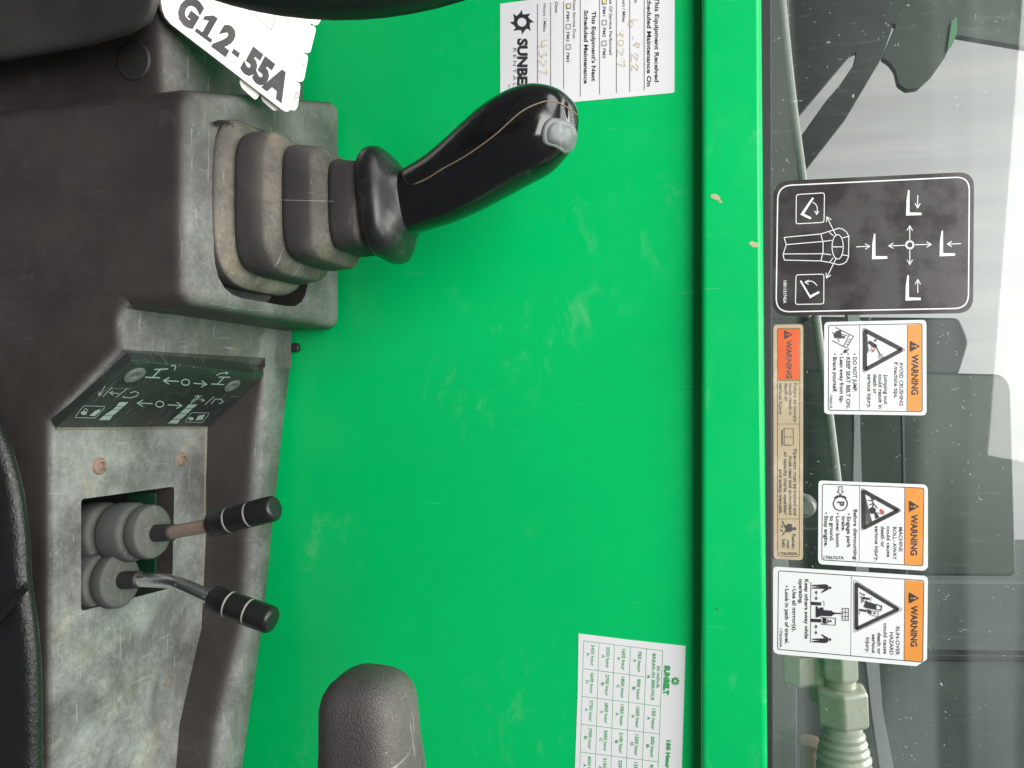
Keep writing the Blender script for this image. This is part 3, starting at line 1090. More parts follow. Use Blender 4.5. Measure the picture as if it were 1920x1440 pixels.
# grip: sections along a spine
spine_px = [(712, 400, 50), (748, 388, 56), (790, 370, 61), (830, 352, 66), (870, 328, 72), (910, 300, 78), (950, 272, 83), (985, 252, 84), (1012, 238, 80), (1036, 228, 70), (1055, 221, 56), (1068, 217, 38), (1075, 215, 18)]
cen, wid = [], []
for i, (px, py, hw) in enumerate(spine_px):
    yy = 0.478 - 0.010 * (i / (len(spine_px) - 1))
    p = onY(px, py, yy)
    cen.append(p)
    wid.append(hw / F_PX * (p - EYE).dot(FW))
cs = catmull(cen, 4)
ws = catmull([Vector((x, 0, 0)) for x in wid], 4)
rings = []
for i, p in enumerate(cs):
    d = (cs[min(i + 1, len(cs) - 1)] - cs[max(i - 1, 0)]).normalized()
    dep = Vector((0, 1, 0))
    dep = (dep - d * dep.dot(d)).normalized()
    side = d.cross(dep).normalized()
    w_ = max(ws[i].x, 0.001)
    rings.append(superring(p, side, dep, w_, w_ * 0.92, 2.35, 56))
grip = obj('grip', loft_bm(rings), 'gloss_black', joy, 70)
gt = surface_tree(grip)
gz = Z(560, 100, 3.0)


def on_grip(pts, lift=0.0002, k=5):
    out = []
    q = catmull([Vector((x, y, 0)) for x, y in pts], k)
    for v in q:
        h, n = cast(gt, *gz(v.x, v.y))
        if h:
            out.append(h + n * lift)
    return out


sl = on_grip([(655, 735), (730, 700), (800, 655), (950, 570), (1100, 462), (1180, 390), (1250, 330), (1320, 292), (1390, 270), (1440, 272), (1490, 292), (1545, 328), (1575, 352)], 0.00005)
obj('seam_line', tube_bm(sl, 0.00042, 6), 'seam_tan', grip)
s2 = on_grip([(585, 660), (588, 695), (605, 725), (630, 738), (655, 735)], 0.00005)
if len(s2) > 3:
    obj('seam_line', tube_bm(s2, 0.00035, 6), 'seal_black', grip)
# thumb rocker
bo = [(1415, 363), (1385, 388), (1366, 432), (1366, 490), (1385, 514), (1430, 526), (1462, 545), (1488, 562), (1520, 556), (1550, 515), (1560, 455), (1548, 412), (1515, 388), (1465, 368)]
bc = Vector((sum(p[0] for p in bo) / len(bo), sum(p[1] for p in bo) / len(bo)))
oc = catmull([Vector((x, y, 0)) for x, y in bo + [bo[0]]], 4)[:-1]
levels = [(1.0, -0.0004), (1.0, 0.0006), (0.93, 0.0016), (0.80, 0.0019), (0.72, 0.0016), (0.66, 0.0022), (0.45, 0.0032), (0.22, 0.0030)]
rings = []
for s, lift in levels:
    r = []
    for v in oc:
        q = bc + (Vector((v.x, v.y)) - bc) * s
        h, n = cast(gt, *gz(q.x, q.y))
        if h is None:
            q = bc + (Vector((v.x, v.y)) - bc) * s * 0.93
            h, n = cast(gt, *gz(q.x, q.y))
        if h is None:
            h, n = cast(gt, *gz(bc.x, bc.y))
        valley = 0.0009 * math.exp(-((q.x - 1470) / 14.0) ** 2) if s < 0.7 else 0.0
        r.append(h + n * (lift - valley))
    rings.append(r)
obj('thumb_rocker', loft_bm(rings), 'button_grey', grip, 50)
ol = [h for h in rings[0]]
obj('rocker_edge', tube_bm(ol + [ol[0]], 0.00045, 6), 'seam_tan', grip)

# ================================================================== two small levers in the slot


def bellows(name, base, axis, lobes, parent):
    """lobes: list of (start, end, radius) heights along the axis"""
    prof = []
    for a, b, r in lobes:
        L = b - a
        prof += [(a, r * 0.60), (a + L * 0.05, r * 0.84), (a + L * 0.14, r * 0.97), (a + L * 0.25, r), (a + L * 0.80, r * 0.985), (a + L * 0.90, r * 0.94), (a + L * 0.97, r * 0.82), (a + L, r * 0.60)]
    return obj(name, lathe_bm(base, axis, prof, 36), 'small_boot_rubber', parent, 60)


def lever(label, base_px, y, lobes_px, rad_px, sleeve, rod_px, knob_px, rod_mat):
    p_lo, p_hi = onY(*base_px[0], y), onY(*base_px[1], y)
    axv = (p_hi - p_lo)
    Lpx = base_px[1][0] - base_px[0][0]
    m = axv.length / Lpx
    axv.normalize()
    root = empty('control_lever', p_lo)
    tag(root, label, 'lever')
    bellows('bellows_boot', p_lo, axv, [((a - base_px[0][0]) * m, (b - base_px[0][0]) * m, r * m) for a, b, r in lobes_px], root)
    s0 = onY(*sleeve[0], y)
    s1 = onY(*sleeve[1], y)
    d = (s1 - s0).normalized()
    obj('sleeve', lathe_bm(s0, d, [(-0.006, 0.0062), ((s1 - s0).length - 0.0005, 0.0062), ((s1 - s0).length, 0.0056)], 24), 'seal_black', root)
    pts = catmull([onY(px, py, y + dy) for px, py, dy in rod_px], 5)
    obj('rod', tube_bm(pts, 0.0049, 18), rod_mat, root, 60)
    k0, k1 = onY(*knob_px[0]), onY(*knob_px[1])
    ka = k1 - k0
    L = ka.length
    R = knob_px[2]
    pr = [(0, R * 0.55), (0.0, R * 0.86), (0.0012, R * 0.97)]
    g1, g2 = L * 0.30, L * 0.62
    for gg in (g1, g2):
        pr += [(gg - 0.0008, R), (gg - 0.0004, R * 0.93), (gg + 0.0004, R * 0.93), (gg + 0.0008, R)]
    pr += [(L - 0.0032, R), (L - 0.0014, R * 0.95), (L - 0.0003, R * 0.84), (L, R * 0.72), (L, R * 0.02)]
    kn = obj('knob', lathe_bm(k0, ka, pr, 36), 'knob_black', root, 50)
    for gg in (g1, g2):
        obj('knob_ring', lathe_bm(k0, ka, [(gg - 0.0006, R * 0.9), (gg - 0.0006, R * 0.985), (gg + 0.0006, R * 0.985), (gg + 0.0006, R * 0.9)], 36), 'ring_pale', kn)
    return root


lever('straight lever with rusty rod and black ringed knob leaning to the placard', ((60, 1000), (345, 996)), 0.462,
      [(100, 158, 48), (160, 214, 47), (216, 268, 45), (269, 294, 41)], None, ((288, 1000), (324, 998)), [(322, 998, 0.0), (360, 991, 0.0), (410, 982, 0.0)],
      ((396, 984, 0.462), (517, 952, 0.462), 0.0090), 'rusty_steel')
lever('bent lever with bright steel rod and black ringed knob', ((50, 1092), (290, 1087)), 0.452,
      [(60, 118, 46), (120, 163, 46), (165, 206, 45), (207, 232, 41)], None, ((226, 1088), (262, 1087)), [(256, 1087, 0.0), (290, 1088, 0.0), (322, 1091, 0.0), (352, 1102, 0.0), (412, 1128, 0.0)],
      ((398, 1122, 0.452), (512, 1164, 0.452), 0.0092), 'bright_steel')

# ================================================================== capacity chart booklet
cz5 = Z(280, 0, 4.8)
cn = Vector((0.10, -0.66, 0.75)).normalized()
cp0 = onY(470, 110, 0.452)
chart = empty('capacity_chart', cp0)
tag(chart, 'white flip chart of load cards lettered G12-55A with small index tabs', 'load chart')
cov = [(60, -330), (95, -40), (105, 40), (118, 105), (140, 160), (192, 222), (1190, 990), (1222, 1008), (1252, 1004), (1272, 965), (1400, 420), (1462, 160), (1570, -330)]


def card(off, dz, mat, pts, name, parent=chart, thick=0.0011):
    pl_ = Plane(cp0 - cn * dz, cn)
    return sheet(name, pl_, cz5, [(x + off[0], y + off[1]) for x, y in pts], mat, thick, parent), pl_


front_card, fpl = card((0, 0), 0.0, 'card_white', cov, 'card')
back_out = [(60, -330), (95, -40), (105, 40), (118, 105), (140, 160), (192, 222), (1150, 950), (1200, 985), (1225, 975), (1262, 930), (1390, 420), (1455, 160), (1560, -330)]
card((-12, -4), 0.0024, 'card_edge', back_out, 'card')
card((-20, -8), 0.0044, 'card_white', back_out, 'card')
card((-27, -12), 0.0064, 'card_edge', back_out, 'card')
tabs = [[(1240, 985), (1268, 992), (1308, 1000), (1332, 965), (1357, 775), (1342, 742), (1300, 745)],
        [(1310, 725), (1345, 742), (1378, 735), (1392, 705), (1426, 515), (1405, 485), (1350, 480)],
        [(1370, 465), (1425, 484), (1446, 470), (1497, 262), (1472, 230), (1420, 240)],
        [(1440, 205), (1490, 236), (1520, 220), (1542, 178), (1545, 60), (1440, 60)],
        [(808, 742), (828, 795), (948, 902), (975, 885), (992, 830), (900, 720), (815, 690)],
        [(1002, 855), (1008, 905), (1118, 1002), (1152, 992), (1160, 960), (1080, 860), (1010, 835)]]
tab_objs = []
for i, t in enumerate(tabs):
    o, tp = card((0, 0), 0.0034 + 0.0012 * (i % 2), 'card_white', rounded(t, 22, 3), 'index_tab')
    tab_objs.append((o, tp))
P = Print(fpl, cz5)
P.text('G', (222, 138), (385, 268), 200, 0.055, up=(112, -190))
P.poly([(405 + 143 * u + 108 * v, 287 + 105 * u - 190 * v) for u, v in ((0, 0), (1, 0), (1, .16), (.70, .16), (.70, 1), (.44, 1), (.06, .76), (.06, .60), (.36, .70), (.36, .16), (0, .16))])
P.text('2', (562, 405), (692, 503), 200, 0.055, up=(112, -190))
P.poly([(735, 480), (757, 440), (812, 484), (794, 526)])
P.text('55A', (815, 612), (1195, 918), 200, 0.055, up=(98, -188))
P.done('lettering', 'ink_black', front_card)
P = Print(fpl, cz5)
P.line([(700, -60), (850, 62), (1095, 272), (1135, 120), (1170, -40)], 5)
P.done('diagram_line', 'ink_grey', front_card)
P = Print(tab_objs[0][1], cz5)
strokes(P, [[(1300, 880), (1335, 880)], [(1300, 845), (1335, 845)], [(1302, 880), (1318, 845)], [(1335, 880), (1335, 825), (1310, 822)]], 5)
P.poly([(1290, 925), (1305, 905), (1308, 915)])
P.done('tab_mark', 'ink_grey', tab_objs[0][0])
P = Print(tab_objs[1][1], cz5)
strokes(P, [[(1360, 610), (1400, 560)], [(1375, 560), (1385, 605)], [(1395, 600), (1410, 565)]], 4)
P.text('15', (1352, 655), (1352, 680), 24, 0.0)
P.done('tab_mark', 'ink_grey', tab_objs[1][0])
P = Print(tab_objs[2][1], cz5)
strokes(P, [[(1425, 340), (1450, 310), (1465, 370), (1440, 385), (1425, 340)]], 4)
P.done('tab_mark', 'ink_grey', tab_objs[2][0])

# ================================================================== stickers on the green panel
zs = Z(900, 0, 4.8)
spn = Plane(onY(1100, 100, Y_PANEL), Vector((0, -1, 0)))
service = sheet('service_sticker', spn, zs, [(182, 35), (470, -2), (1752, -120), (1750, 828), (1728, 838), (900, 914), (183, 982)], 'paper_white', 0.00035)
tag(service, 'white printed maintenance sticker partly hidden behind the joystick head', 'sticker')
P = Print(spn, zs)
P.gear((378, 202), 112, 40)
P.done('sun_logo', 'ink_black', service)
P = Print(spn, zs)
P.text('SUNBELT', (342, 347), (340, 905), 84, 0.045)
P.done('brand_lettering', 'ink_black', service)
P = Print(spn, zs)
P.text('This Equipment Received', (1575, -22), (1572, 740), 38, 0.022)
P.text('Scheduled Maintenance On', (1505, -48), (1503, 780), 38, 0.022)
P.done('heading', 'ink_black', service)
P = Print(spn, zs)
P.text("This Equipment's Next", (1008, 102), (1006, 735), 36, 0.022)
P.text('Scheduled Maintenance', (938, 96), (936, 756), 36, 0.022)
P.done('heading', 'ink_black', service)
P = Print(spn, zs)
P.text('R E N T A L S', (300, 434), (298, 830), 29, 0.0)
P.text('Rev', (258, 762), (257, 800), 14, 0.0)
for t, x, a, b in (('Hours / Miles', 572, 33, 286), ('Date:', 678, 20, 122), ('Next Service Due:', 838, 0, 352), ('PM1', 780, 106, 192), ('PM2', 780, 290, 377), ('PM3', 780, 475, 562),
                   ('PM1', 1106, 62, 148), ('PM2', 1106, 252, 337), ('PM3', 1106, 438, 524), ('Type Of Service Performed', 1166, -60, 494), ('Hours / Miles', 1284, -52, 200), ('Date:', 1394, -68, 33)):
    P.text(t, (x, a), (x - 1, b), 27, 0.004)
for x, a, b in ((520, 38, 745), (638, 24, 775), (755, 10, 803), (905, -60, 868), (1078, -60, 853), (1230, -60, 837), (1350, -60, 825), (1480, -60, 812)):
    P.line([(x, a), (x, b)], 5)
for x, a in ((780, 38), (778, 223), (778, 406), (1102, -2), (1102, 186), (1100, 373)):
    P.line([(x, a), (x + 37, a - 3), (x + 37, a + 40), (x, a + 42)], 5, True)
P.done('fine_lettering', 'ink_grey', service)
P = Print(spn, zs)
P.poly([(784, 44), (813, 42), (813, 73), (784, 75)])
P.done('check_mark', 'check_yellow', service)
P = Print(spn, zs)
P.poly([(1106, 4), (1135, 2), (1135, 33), (1106, 35)])
P.done('check_mark', 'check_yellow', service)
P = Print(spn, zs)
# hand-written figures
strokes(P, [[(1425, 180), (1345, 185), (1338, 225), (1365, 245), (1385, 215), (1360, 190)], [(1350, 285), (1356, 292)], [(1380, 325), (1380, 360)], [(1430, 395), (1405, 385), (1395, 415), (1435, 430), (1440, 395), (1370, 410)],
            [(1350, 470), (1356, 478)], [(1400, 480), (1425, 500), (1420, 545), (1370, 490), (1365, 560)], [(1405, 575), (1430, 600), (1420, 635), (1372, 590), (1368, 640)],
            ], 5)
P.done('handwritten_date', 'ink_pencil', service)
P = Print(spn, zs)
strokes(P, [[(1290, 275), (1260, 300), (1300, 340)], [(1300, 310), (1235, 320)], [(1290, 365), (1250, 370), (1245, 405), (1285, 415), (1300, 390), (1290, 365)], [(1285, 440), (1300, 465), (1285, 500), (1240, 450), (1238, 515)], [(1300, 540), (1308, 600), (1235, 575)],
            ], 5)
P.done('handwritten_hours', 'ink_pencil', service)
P = Print(spn, zs)
strokes(P, [[(610, 360), (560, 375), (562, 420), (575, 432)], [(615, 410), (525, 425)], [(600, 470), (605, 500), (570, 490), (565, 520), (540, 500), (535, 465)], [(590, 545), (605, 570), (585, 600), (530, 545), (525, 610)],
            [(600, 620), (608, 665), (525, 640)], [(525, 695), (532, 705)]], 5)
P.done('handwritten_hours', 'ink_pencil', service)

zt = Z(1060, 1160, 5.1423)
tpn = Plane(onY(1180, 1330, Y_PANEL), Vector((0, -1, 0)))
table = sheet('hour_table_sticker', tpn, zt, [(128, 142), (640, 205), (1160, 262), (1105, 2000), (85, 1900), (92, 1480), (100, 1250), (120, 700)], 'paper_white', 0.0004)
tag(table, 'white service interval sticker printed with a green hour table', 'sticker')
Lx0 = [178, 325, 473, 628, 783, 940]
Ly0 = [212, 232, 252, 272, 292, 308]
Lx1 = [140, 290, 440, 590, 742, 895]


def gp(r, s):
    """grid point: r = row line (float), s = distance along the line in columns"""
    i = min(int(r), 4)
    f = r - i
    x0 = Lx0[i] + (Lx0[i + 1] - Lx0[i]) * f
    y0 = Ly0[i] + (Ly0[i + 1] - Ly0[i]) * f
    x1 = Lx1[i] + (Lx1[i + 1] - Lx1[i]) * f
    y = y0 + s * 267.5
    return (x0 + (x1 - x0) * (y - y0) / (1440 - y0), y)


P = Print(tpn, zt)
for i in range(6):
    P.line([gp(i, 0), gp(i, 5.6)], 5)
P.line([gp(0, 0), gp(5, 0)], 5)
P.line([gp(0, 1), gp(4, 1)], 5)
for j in (2, 3, 4, 5):
    P.line([gp(0, j), gp(5, j)], 5)
P.done('table_line', 'ink_green', table)
P = Print(tpn, zt)
rows = [['3450 A', '3600 D', '3750 A', '3900 B', '4050 A'], ['2550 A', '2700 B', '2850 A', '3000 C', '3150 A'], ['1650 A', '1800 C', '1950 A', '2100 B', '2250 A'], ['750 A', '900 B', '1050 A', '1200 D', '1350 A'], [None, None, '150 A', '300 B', '450 A']]
for r, row in enumerate(rows):
    for c, cell in enumerate(row):
        if not cell:
            continue
        num, let = cell.split()
        P.text(num + ' hour', gp(r + 0.52, c + 0.10), gp(r + 0.52, c + 0.86), 30, 0.008)
        P.text(let, gp(r + 0.24, c + 0.40), gp(r + 0.24, c + 0.52), 26, 0.008)
P.text('50 HOUR', gp(4.72, 0.55), gp(4.72, 1.35), 26, 0.004)
P.text('BREAK-IN SERVICE', gp(4.42, 0.12), gp(4.42, 1.80), 28, 0.004)
P.text('B', gp(4.14, 0.92), gp(4.14, 1.03), 24, 0.008)
P.text('SUNBELT', (964, 446), (950, 728), 48, 0.045)
P.text('150 Hour', (984, 1165), (972, 1440), 34, 0.04)
P.text('Service', (970, 1465), (958, 1700), 34, 0.04)
P.gear((1065, 597), 46, 15)
P.done('lettering', 'ink_green', table)

# ================================================================== decals on the glass


def glass_plane():
    return Plane(onY(1600, 700, Y_GLASS), Vector((0, -1, 0)))


def warn_mark(P, Q, a, b, c):
    """solid triangle with an exclamation mark (Q ink) pointing up the decal"""
    P.poly([a, b, c])
    m = ((a[0] + c[0]) / 2, (a[1] + c[1]) / 2)
    h = b[0] - m[0]
    Q.line([(m[0] + h * 0.32, b[1]), (m[0] + h * 0.68, b[1])], h * 0.14)
    Q.disc((m[0] + h * 0.17, b[1]), h * 0.075, 8)


def danger_triangle(P, Wt, a, b, c):
    """black triangle outline: outer thin line and heavy band"""
    cx = (a[0] + b[0] + c[0]) / 3
    cy = (a[1] + b[1] + c[1]) / 3

    def sc(k):
        return [(cx + (p[0] - cx) * k, cy + (p[1] - cy) * k) for p in (a, b, c)]
    P.line(rounded(sc(1.0), 26, 3), 4, True)
    P.line(rounded(sc(0.84), 10, 2), 34, True)


# --- avoid crushing
za = Z(1420, 580, 5.0526)
pl_a = glass_plane()
dec_a = sheet('warning_decal', pl_a, za, [(634, 150), (650, 125), (675, 120), (1565, 100), (1592, 110), (1600, 140), (1602, 970), (1590, 998), (1560, 1005), (670, 992), (640, 982), (632, 955)], 'vinyl_white', 0.0003)
tag(dec_a, 'white and orange warning decal reading avoid crushing if machine tips', 'decal', 'warning decals on the side window')
Q = Print(pl_a, za)
Q.poly([(1422, 146), (1545, 141), (1557, 152), (1560, 955), (1548, 966), (1416, 963)])
header = Q.done('orange_header', 'vinyl_orange', dec_a)
P = Print(pl_a, za)
Q = Print(pl_a, za)
P.line(rounded([(674, 153), (1560, 136), (1562, 970), (672, 956)], 22, 3), 8, True)
P.line([(1420, 146), (1416, 964)], 6)
P.line([(967, 152), (965, 960)], 5)
P.text('WARNING', (1462, 428), (1460, 810), 62, 0.028)
for t, x, a, b in (('AVOID CRUSHING', 1346, 500, 914), ('if machine tips.', 1296, 498, 842), ('Jumping out', 1200, 616, 900), ('could result in', 1148, 614, 940), ('death or', 1098, 614, 802), ('serious injury.', 1044, 614, 936),
                   ('DO NOT JUMP.', 906, 452, 784), ('KEEP SEAT BELT ON.', 844, 452, 942), ('Lean away from tip.', 782, 452, 886), ('Brace yourself.', 718, 452, 786)):
    P.text(t, (x, a), (x, b), 36, 0.016)
for x in (922, 860, 798, 736):
    P.disc((x, 425), 8, 10)
P.text('1706651B', (688, 806), (688, 936), 22, 0.0)
danger_triangle(P, None, (1000, 168), (1408, 382), (1000, 604))
# tipping machine
P.line([(1042, 255), (1044, 415)], 4)
P.poly([(1055, 318), (1068, 296), (1135, 340), (1128, 368), (1085, 352)])
P.line([(1108, 306), (1122, 280)], 10)
P.line([(1110, 298), (1132, 290)], 12)
P.line([(1062, 300), (1055, 330)], 14)
P.line([(1122, 352), (1166, 432)], 9)
P.line([(1145, 440), (1182, 425), (1195, 452), (1157, 468)], 4, True)
P.line([(1152, 453), (1189, 438)], 3)
P.line([(1163, 432), (1176, 460)], 3)
P.line([(1085, 352), (1110, 366), (1098, 392), (1075, 378)], 3, True)
P.line([(1045, 350), (1052, 385), (1040, 410)], 5)
P.line([(1050, 385), (1070, 400)], 4)
# seat picture
strokes(P, [[(742, 172), (912, 256), (846, 366), (706, 294)], [(872, 238), (818, 350)], [(886, 290), (866, 280)], [(872, 312), (852, 302)], [(858, 334), (840, 326)]], 6)
P.disc((818, 264), 13, 12)
P.poly([(725, 240), (752, 205), (800, 195), (792, 222), (805, 262), (790, 280), (765, 268), (735, 275)])
P.line([(715, 215), (745, 262)], 7)
P.line([(790, 232), (850, 250)], 6)
P.line([(758, 270), (780, 312)], 5)
P.arrow((868, 376), (822, 408), 10, 26)
warn_mark(P, Q, (1450, 300), (1540, 350), (1450, 402))
P.done('lettering', 'ink_black', dec_a)
Q.done('exclamation_mark', 'vinyl_orange', dec_a)
P = Print(pl_a, za)
P.arrow((1112, 375), (1090, 402), 8, 18)
P.done('red_arrow', 'ink_red', dec_a)

# --- roll-away
zb = Z(1420, 860, 5.0526)
pl_b = glass_plane()
dec_b = sheet('warning_decal', pl_b, zb, [(579, 240), (585, 215), (610, 207), (1575, 244), (1605, 262), (1614, 290), (1615, 1025), (1598, 1048), (1570, 1060), (610, 1000), (585, 988), (575, 960)], 'vinyl_white', 0.0003)
tag(dec_b, 'white and orange warning decal reading machine roll-away, with parking brake symbol', 'decal', 'warning decals on the side window')
Q = Print(pl_b, zb)
Q.poly([(1398, 274), (1560, 281), (1572, 294), (1567, 998), (1556, 1010), (1392, 1001)])
Q.done('orange_header', 'vinyl_orange', dec_b)
P = Print(pl_b, zb)
Q = Print(pl_b, zb)
P.line(rounded([(616, 240), (1578, 278), (1568, 1016), (610, 958)], 22, 3), 8, True)
P.line([(1396, 272), (1390, 1002)], 6)
P.line([(967, 256), (964, 972)], 5)
P.text('WARNING', (1456, 526), (1452, 916), 60, 0.028)
for t, x, a, b in (('MACHINE', 1341, 648, 880), ('ROLL- AWAY', 1284, 645, 958), ('could cause', 1226, 640, 932), ('death or', 1172, 640, 838), ('serious injury.', 1114, 638, 972),
                   ('Before dismounting:', 912, 480, 963), ('Engage park', 850, 548, 845), ('brake.', 800, 546, 686), ('Lower boom', 746, 545, 836), ('to ground.', 690, 540, 780), ('Stop engine.', 636, 540, 832)):
    P.text(t, (x, a), (x, b), 34, 0.016)
for x, y in ((866, 525), (762, 520), (652, 515)):
    P.disc((x, y), 8, 10)
P.text('1706767A', (628, 948), (820, 953), 30, 0.004)
danger_triangle(P, None, (984, 274), (1372, 490), (988, 684))
P.disc((1090, 490), 32, 18)
strokes(P, [[(1090, 470), (1100, 420), (1085, 385)], [(1100, 420), (1060, 440)], [(1095, 400), (1045, 392)], [(1090, 385), (1070, 358)], [(1100, 425), (1140, 470)]], 9)
P.disc((1105, 382), 10, 10)
P.poly([(1108, 510), (1128, 505), (1155, 555), (1120, 570)])
P.line([(1125, 510), (1200, 525)], 6)
P.ring((787, 425), 66, 9)
P.text('P', (757, 405), (757, 448), 66, 0.01)
P.line([(842, 372), (815, 356), (787, 350), (758, 356), (733, 372)], 16)
P.line([(772, 264), (803, 264), (803, 310), (817, 310), (787, 340), (757, 310), (772, 310)], 6, True)
warn_mark(P, Q, (1440, 395), (1533, 452), (1440, 502))
P.done('lettering', 'ink_black', dec_b)
Q.done('exclamation_mark', 'vinyl_orange', dec_b)
P = Print(pl_b, zb)
P.poly([(1022, 352), (1086, 592), (1022, 622)])
P.done('slope', 'ink_slope', dec_b)
P = Print(pl_b, zb)
P.poly([(1158, 484), (1178, 470), (1180, 480), (1202, 500), (1196, 525), (1178, 510), (1170, 512)])
P.done('red_arrow', 'ink_red', dec_b)

# --- run-over
zc = Z(1420, 1030, 5.0526)
pl_c = glass_plane()
dec_c = sheet('warning_decal', pl_c, zc, [(150, 195), (158, 172), (180, 164), (1580, 250), (1608, 266), (1615, 295), (1606, 1038), (1592, 1050), (1506, 1106), (195, 991), (165, 978), (150, 950)], 'vinyl_white', 0.0003)
tag(dec_c, 'tall white and orange warning decal reading run-over hazard, with people beside a machine', 'decal', 'warning decals on the side window')
Q = Print(pl_c, zc)
Q.poly([(1398, 290), (1558, 300), (1570, 314), (1565, 1050), (1555, 1062), (1390, 1049)])
Q.done('orange_header', 'vinyl_orange', dec_c)
P = Print(pl_c, zc)
Q = Print(pl_c, zc)
P.line(rounded([(200, 202), (1576, 294), (1566, 1068), (192, 946)], 22, 3), 8, True)
P.line([(1396, 286), (1388, 1050)], 6)
P.line([(890, 250), (884, 1006)], 5)
P.text('WARNING', (1456, 530), (1452, 922), 60, 0.028)
for t, x, a, b in (('RUN-OVER', 1312, 730, 1002), ('HAZARD', 1254, 783, 998), ('could cause', 1196, 698, 990), ('death or', 1138, 788, 992), ('serious', 1086, 803, 980), ('injury.', 1030, 832, 976),
                   ('Keep others away while', 450, 282, 846), ('operating.', 396, 278, 515), ('Use all mirror(s).', 334, 376, 778), ('Look in path of travel.', 264, 374, 893)):
    P.text(t, (x, a), (x - 1, b), 35, 0.016)
P.disc((350, 354), 8, 10)
P.disc((280, 350), 8, 10)
P.text('1706304A', (212, 750), (210, 926), 25, 0.0)
danger_triangle(P, None, (912, 284), (1380, 570), (914, 790))
P.line([(508, 305), (504, 880)], 5)
for s, y0 in ((1, 362), (-1, 852)):
    P.disc((688, y0), 13, 14)
    P.poly([(640, y0 - 34 * s), (665, y0 - 28 * s), (672, y0 - 20 * s), (672, y0 + 18 * s), (655, y0 + 26 * s), (612, y0 + 50 * s), (604, y0 + 42 * s), (640, y0 + 12 * s), (520, y0 + 8 * s), (518, y0 - 2 * s), (590, y0 - 8 * s), (516, y0 - 16 * s), (516, y0 - 26 * s)])
P.arrow((558, 430), (558, 394), 6, 20)
P.arrow((558, 440), (558, 476), 6, 20)
P.arrow((556, 752), (556, 716), 6, 20)
P.arrow((556, 764), (556, 800), 6, 20)
P.poly([(510, 494), (605, 500), (604, 530), (509, 525)])
P.line([(615, 490), (632, 492), (632, 535)], 4)
P.poly([(555, 538), (572, 538), (574, 560), (600, 548), (626, 548), (626, 572), (705, 578), (712, 590), (738, 596), (800, 600), (800, 612), (738, 610), (712, 622), (702, 632), (604, 628), (555, 645)])
P.poly([(508, 655), (606, 658), (604, 690), (507, 685)])
P.line([(596, 640), (622, 642), (622, 694), (606, 700)], 6)
P.line([(630, 645), (742, 650), (738, 716), (606, 708)], 6)
P.poly([(622, 640), (650, 645), (655, 705), (625, 700)])
P.disc((695, 678), 10, 10)
P.line([(660, 660), (676, 678), (662, 698)], 9)
P.line([(806, 556), (864, 558), (862, 672), (804, 668)], 6, True)
strokes(P, [[(835, 557), (833, 670)], [(806, 594), (864, 596)], [(805, 632), (863, 634)]], 5)
# machine in the triangle
P.line([(968, 560), (966, 618)], 4)
P.poly([(970, 560), (1035, 572), (1030, 592), (968, 580)])
P.poly([(1000, 445), (1066, 458), (1062, 478), (996, 468)])
P.line([(1080, 450), (1074, 490)], 4)
P.poly([(1028, 480), (1050, 495), (1075, 500), (1122, 520), (1120, 570), (1030, 552), (1010, 545)])
P.line([(1124, 518), (1176, 534), (1170, 576), (1120, 566)], 9, True)
P.line([(1050, 575), (1148, 588), (1140, 634), (1060, 616)], 5)
P.poly([(1040, 562), (1075, 575), (1085, 612), (1050, 605)])
P.disc((1110, 602), 10, 10)
strokes(P, [[(970, 405), (1000, 432), (1010, 420), (1015, 440)], [(975, 440), (998, 470), (985, 505)], [(998, 470), (1012, 495)]], 7)
warn_mark(P, Q, (1440, 403), (1531, 460), (1440, 508))
P.done('lettering', 'ink_black', dec_c)
Q.done('exclamation_mark', 'vinyl_orange', dec_c)

# --- long strip
pl_d = glass_plane()
idn = lambda x, y: (x, y)
dec_d = sheet('warning_strip', pl_d, idn, rounded([(1450, 609), (1506, 608), (1505.5, 1050.5), (1450.5, 1048)], 7, 3), 'vinyl_tan', 0.0003)
tag(dec_d, 'long narrow faded tan warning strip with red orange heading, along the rubber seal', 'decal')
Q = Print(pl_d, za)
Q.poly([(192, 186), (398, 186), (396, 668), (190, 668)])
Q.done('red_header', 'vinyl_red_orange', dec_d)
P = Print(pl_d, za)
Q = Print(pl_d, za)
P.line(rounded([(190, 182), (404, 182), (398, 2340), (192, 2336)], 16, 3), 6, True)
P.line([(402, 673), (190, 673)], 6)
P.line([(400, 1086), (190, 1086)], 4)
P.text('WARNING', (274, 292), (274, 656), 50, 0.022)
for t, x, a, b in (('Failure to comply', 345, 700, 1070), ('could result in', 301, 700, 1004), ('death or', 259, 700, 872), ('serious injury.', 208, 700, 1002)):
    P.text(t, (x, a), (x, b), 31, 0.006)
# open book
strokes(P, [[(255, 1130), (340, 1132), (342, 1285), (255, 1285), (255, 1130)], [(256, 1208), (342, 1208)], [(255, 1140), (240, 1140), (240, 1270), (255, 1272)], [(240, 1150), (230, 1150), (230, 1286), (320, 1288)]], 5)
warn_mark(P, Q, (254, 198), (335, 240), (256, 284))
bb = Z(1420, 860, 5.0526)
off = 280 * 5.0526
for t, x, a, b in (('Operator must be trained and', 345, 1320, 535 + off - 0.0), ('must read and understand', 301, 1388, 530 + off), ('all capacity charts, operator', 253, 1352, 530 + off), ('and safety manuals.', 208, 1515, 525 + off)):
    P.text(t, (x, a), (x, b), 31, 0.006)
P.line([(398, 570 + off), (190, 570 + off)], 4)
P.text('Fasten', (330, 712 + off), (330, 852 + off), 31, 0.006)
P.text('seat', (282, 766 + off), (282, 851 + off), 31, 0.006)
P.text('belt.', (238, 760 + off), (238, 846 + off), 31, 0.006)
P.text('1706303A', (206, 908 + off), (380, 910 + off), 26, 0.0)
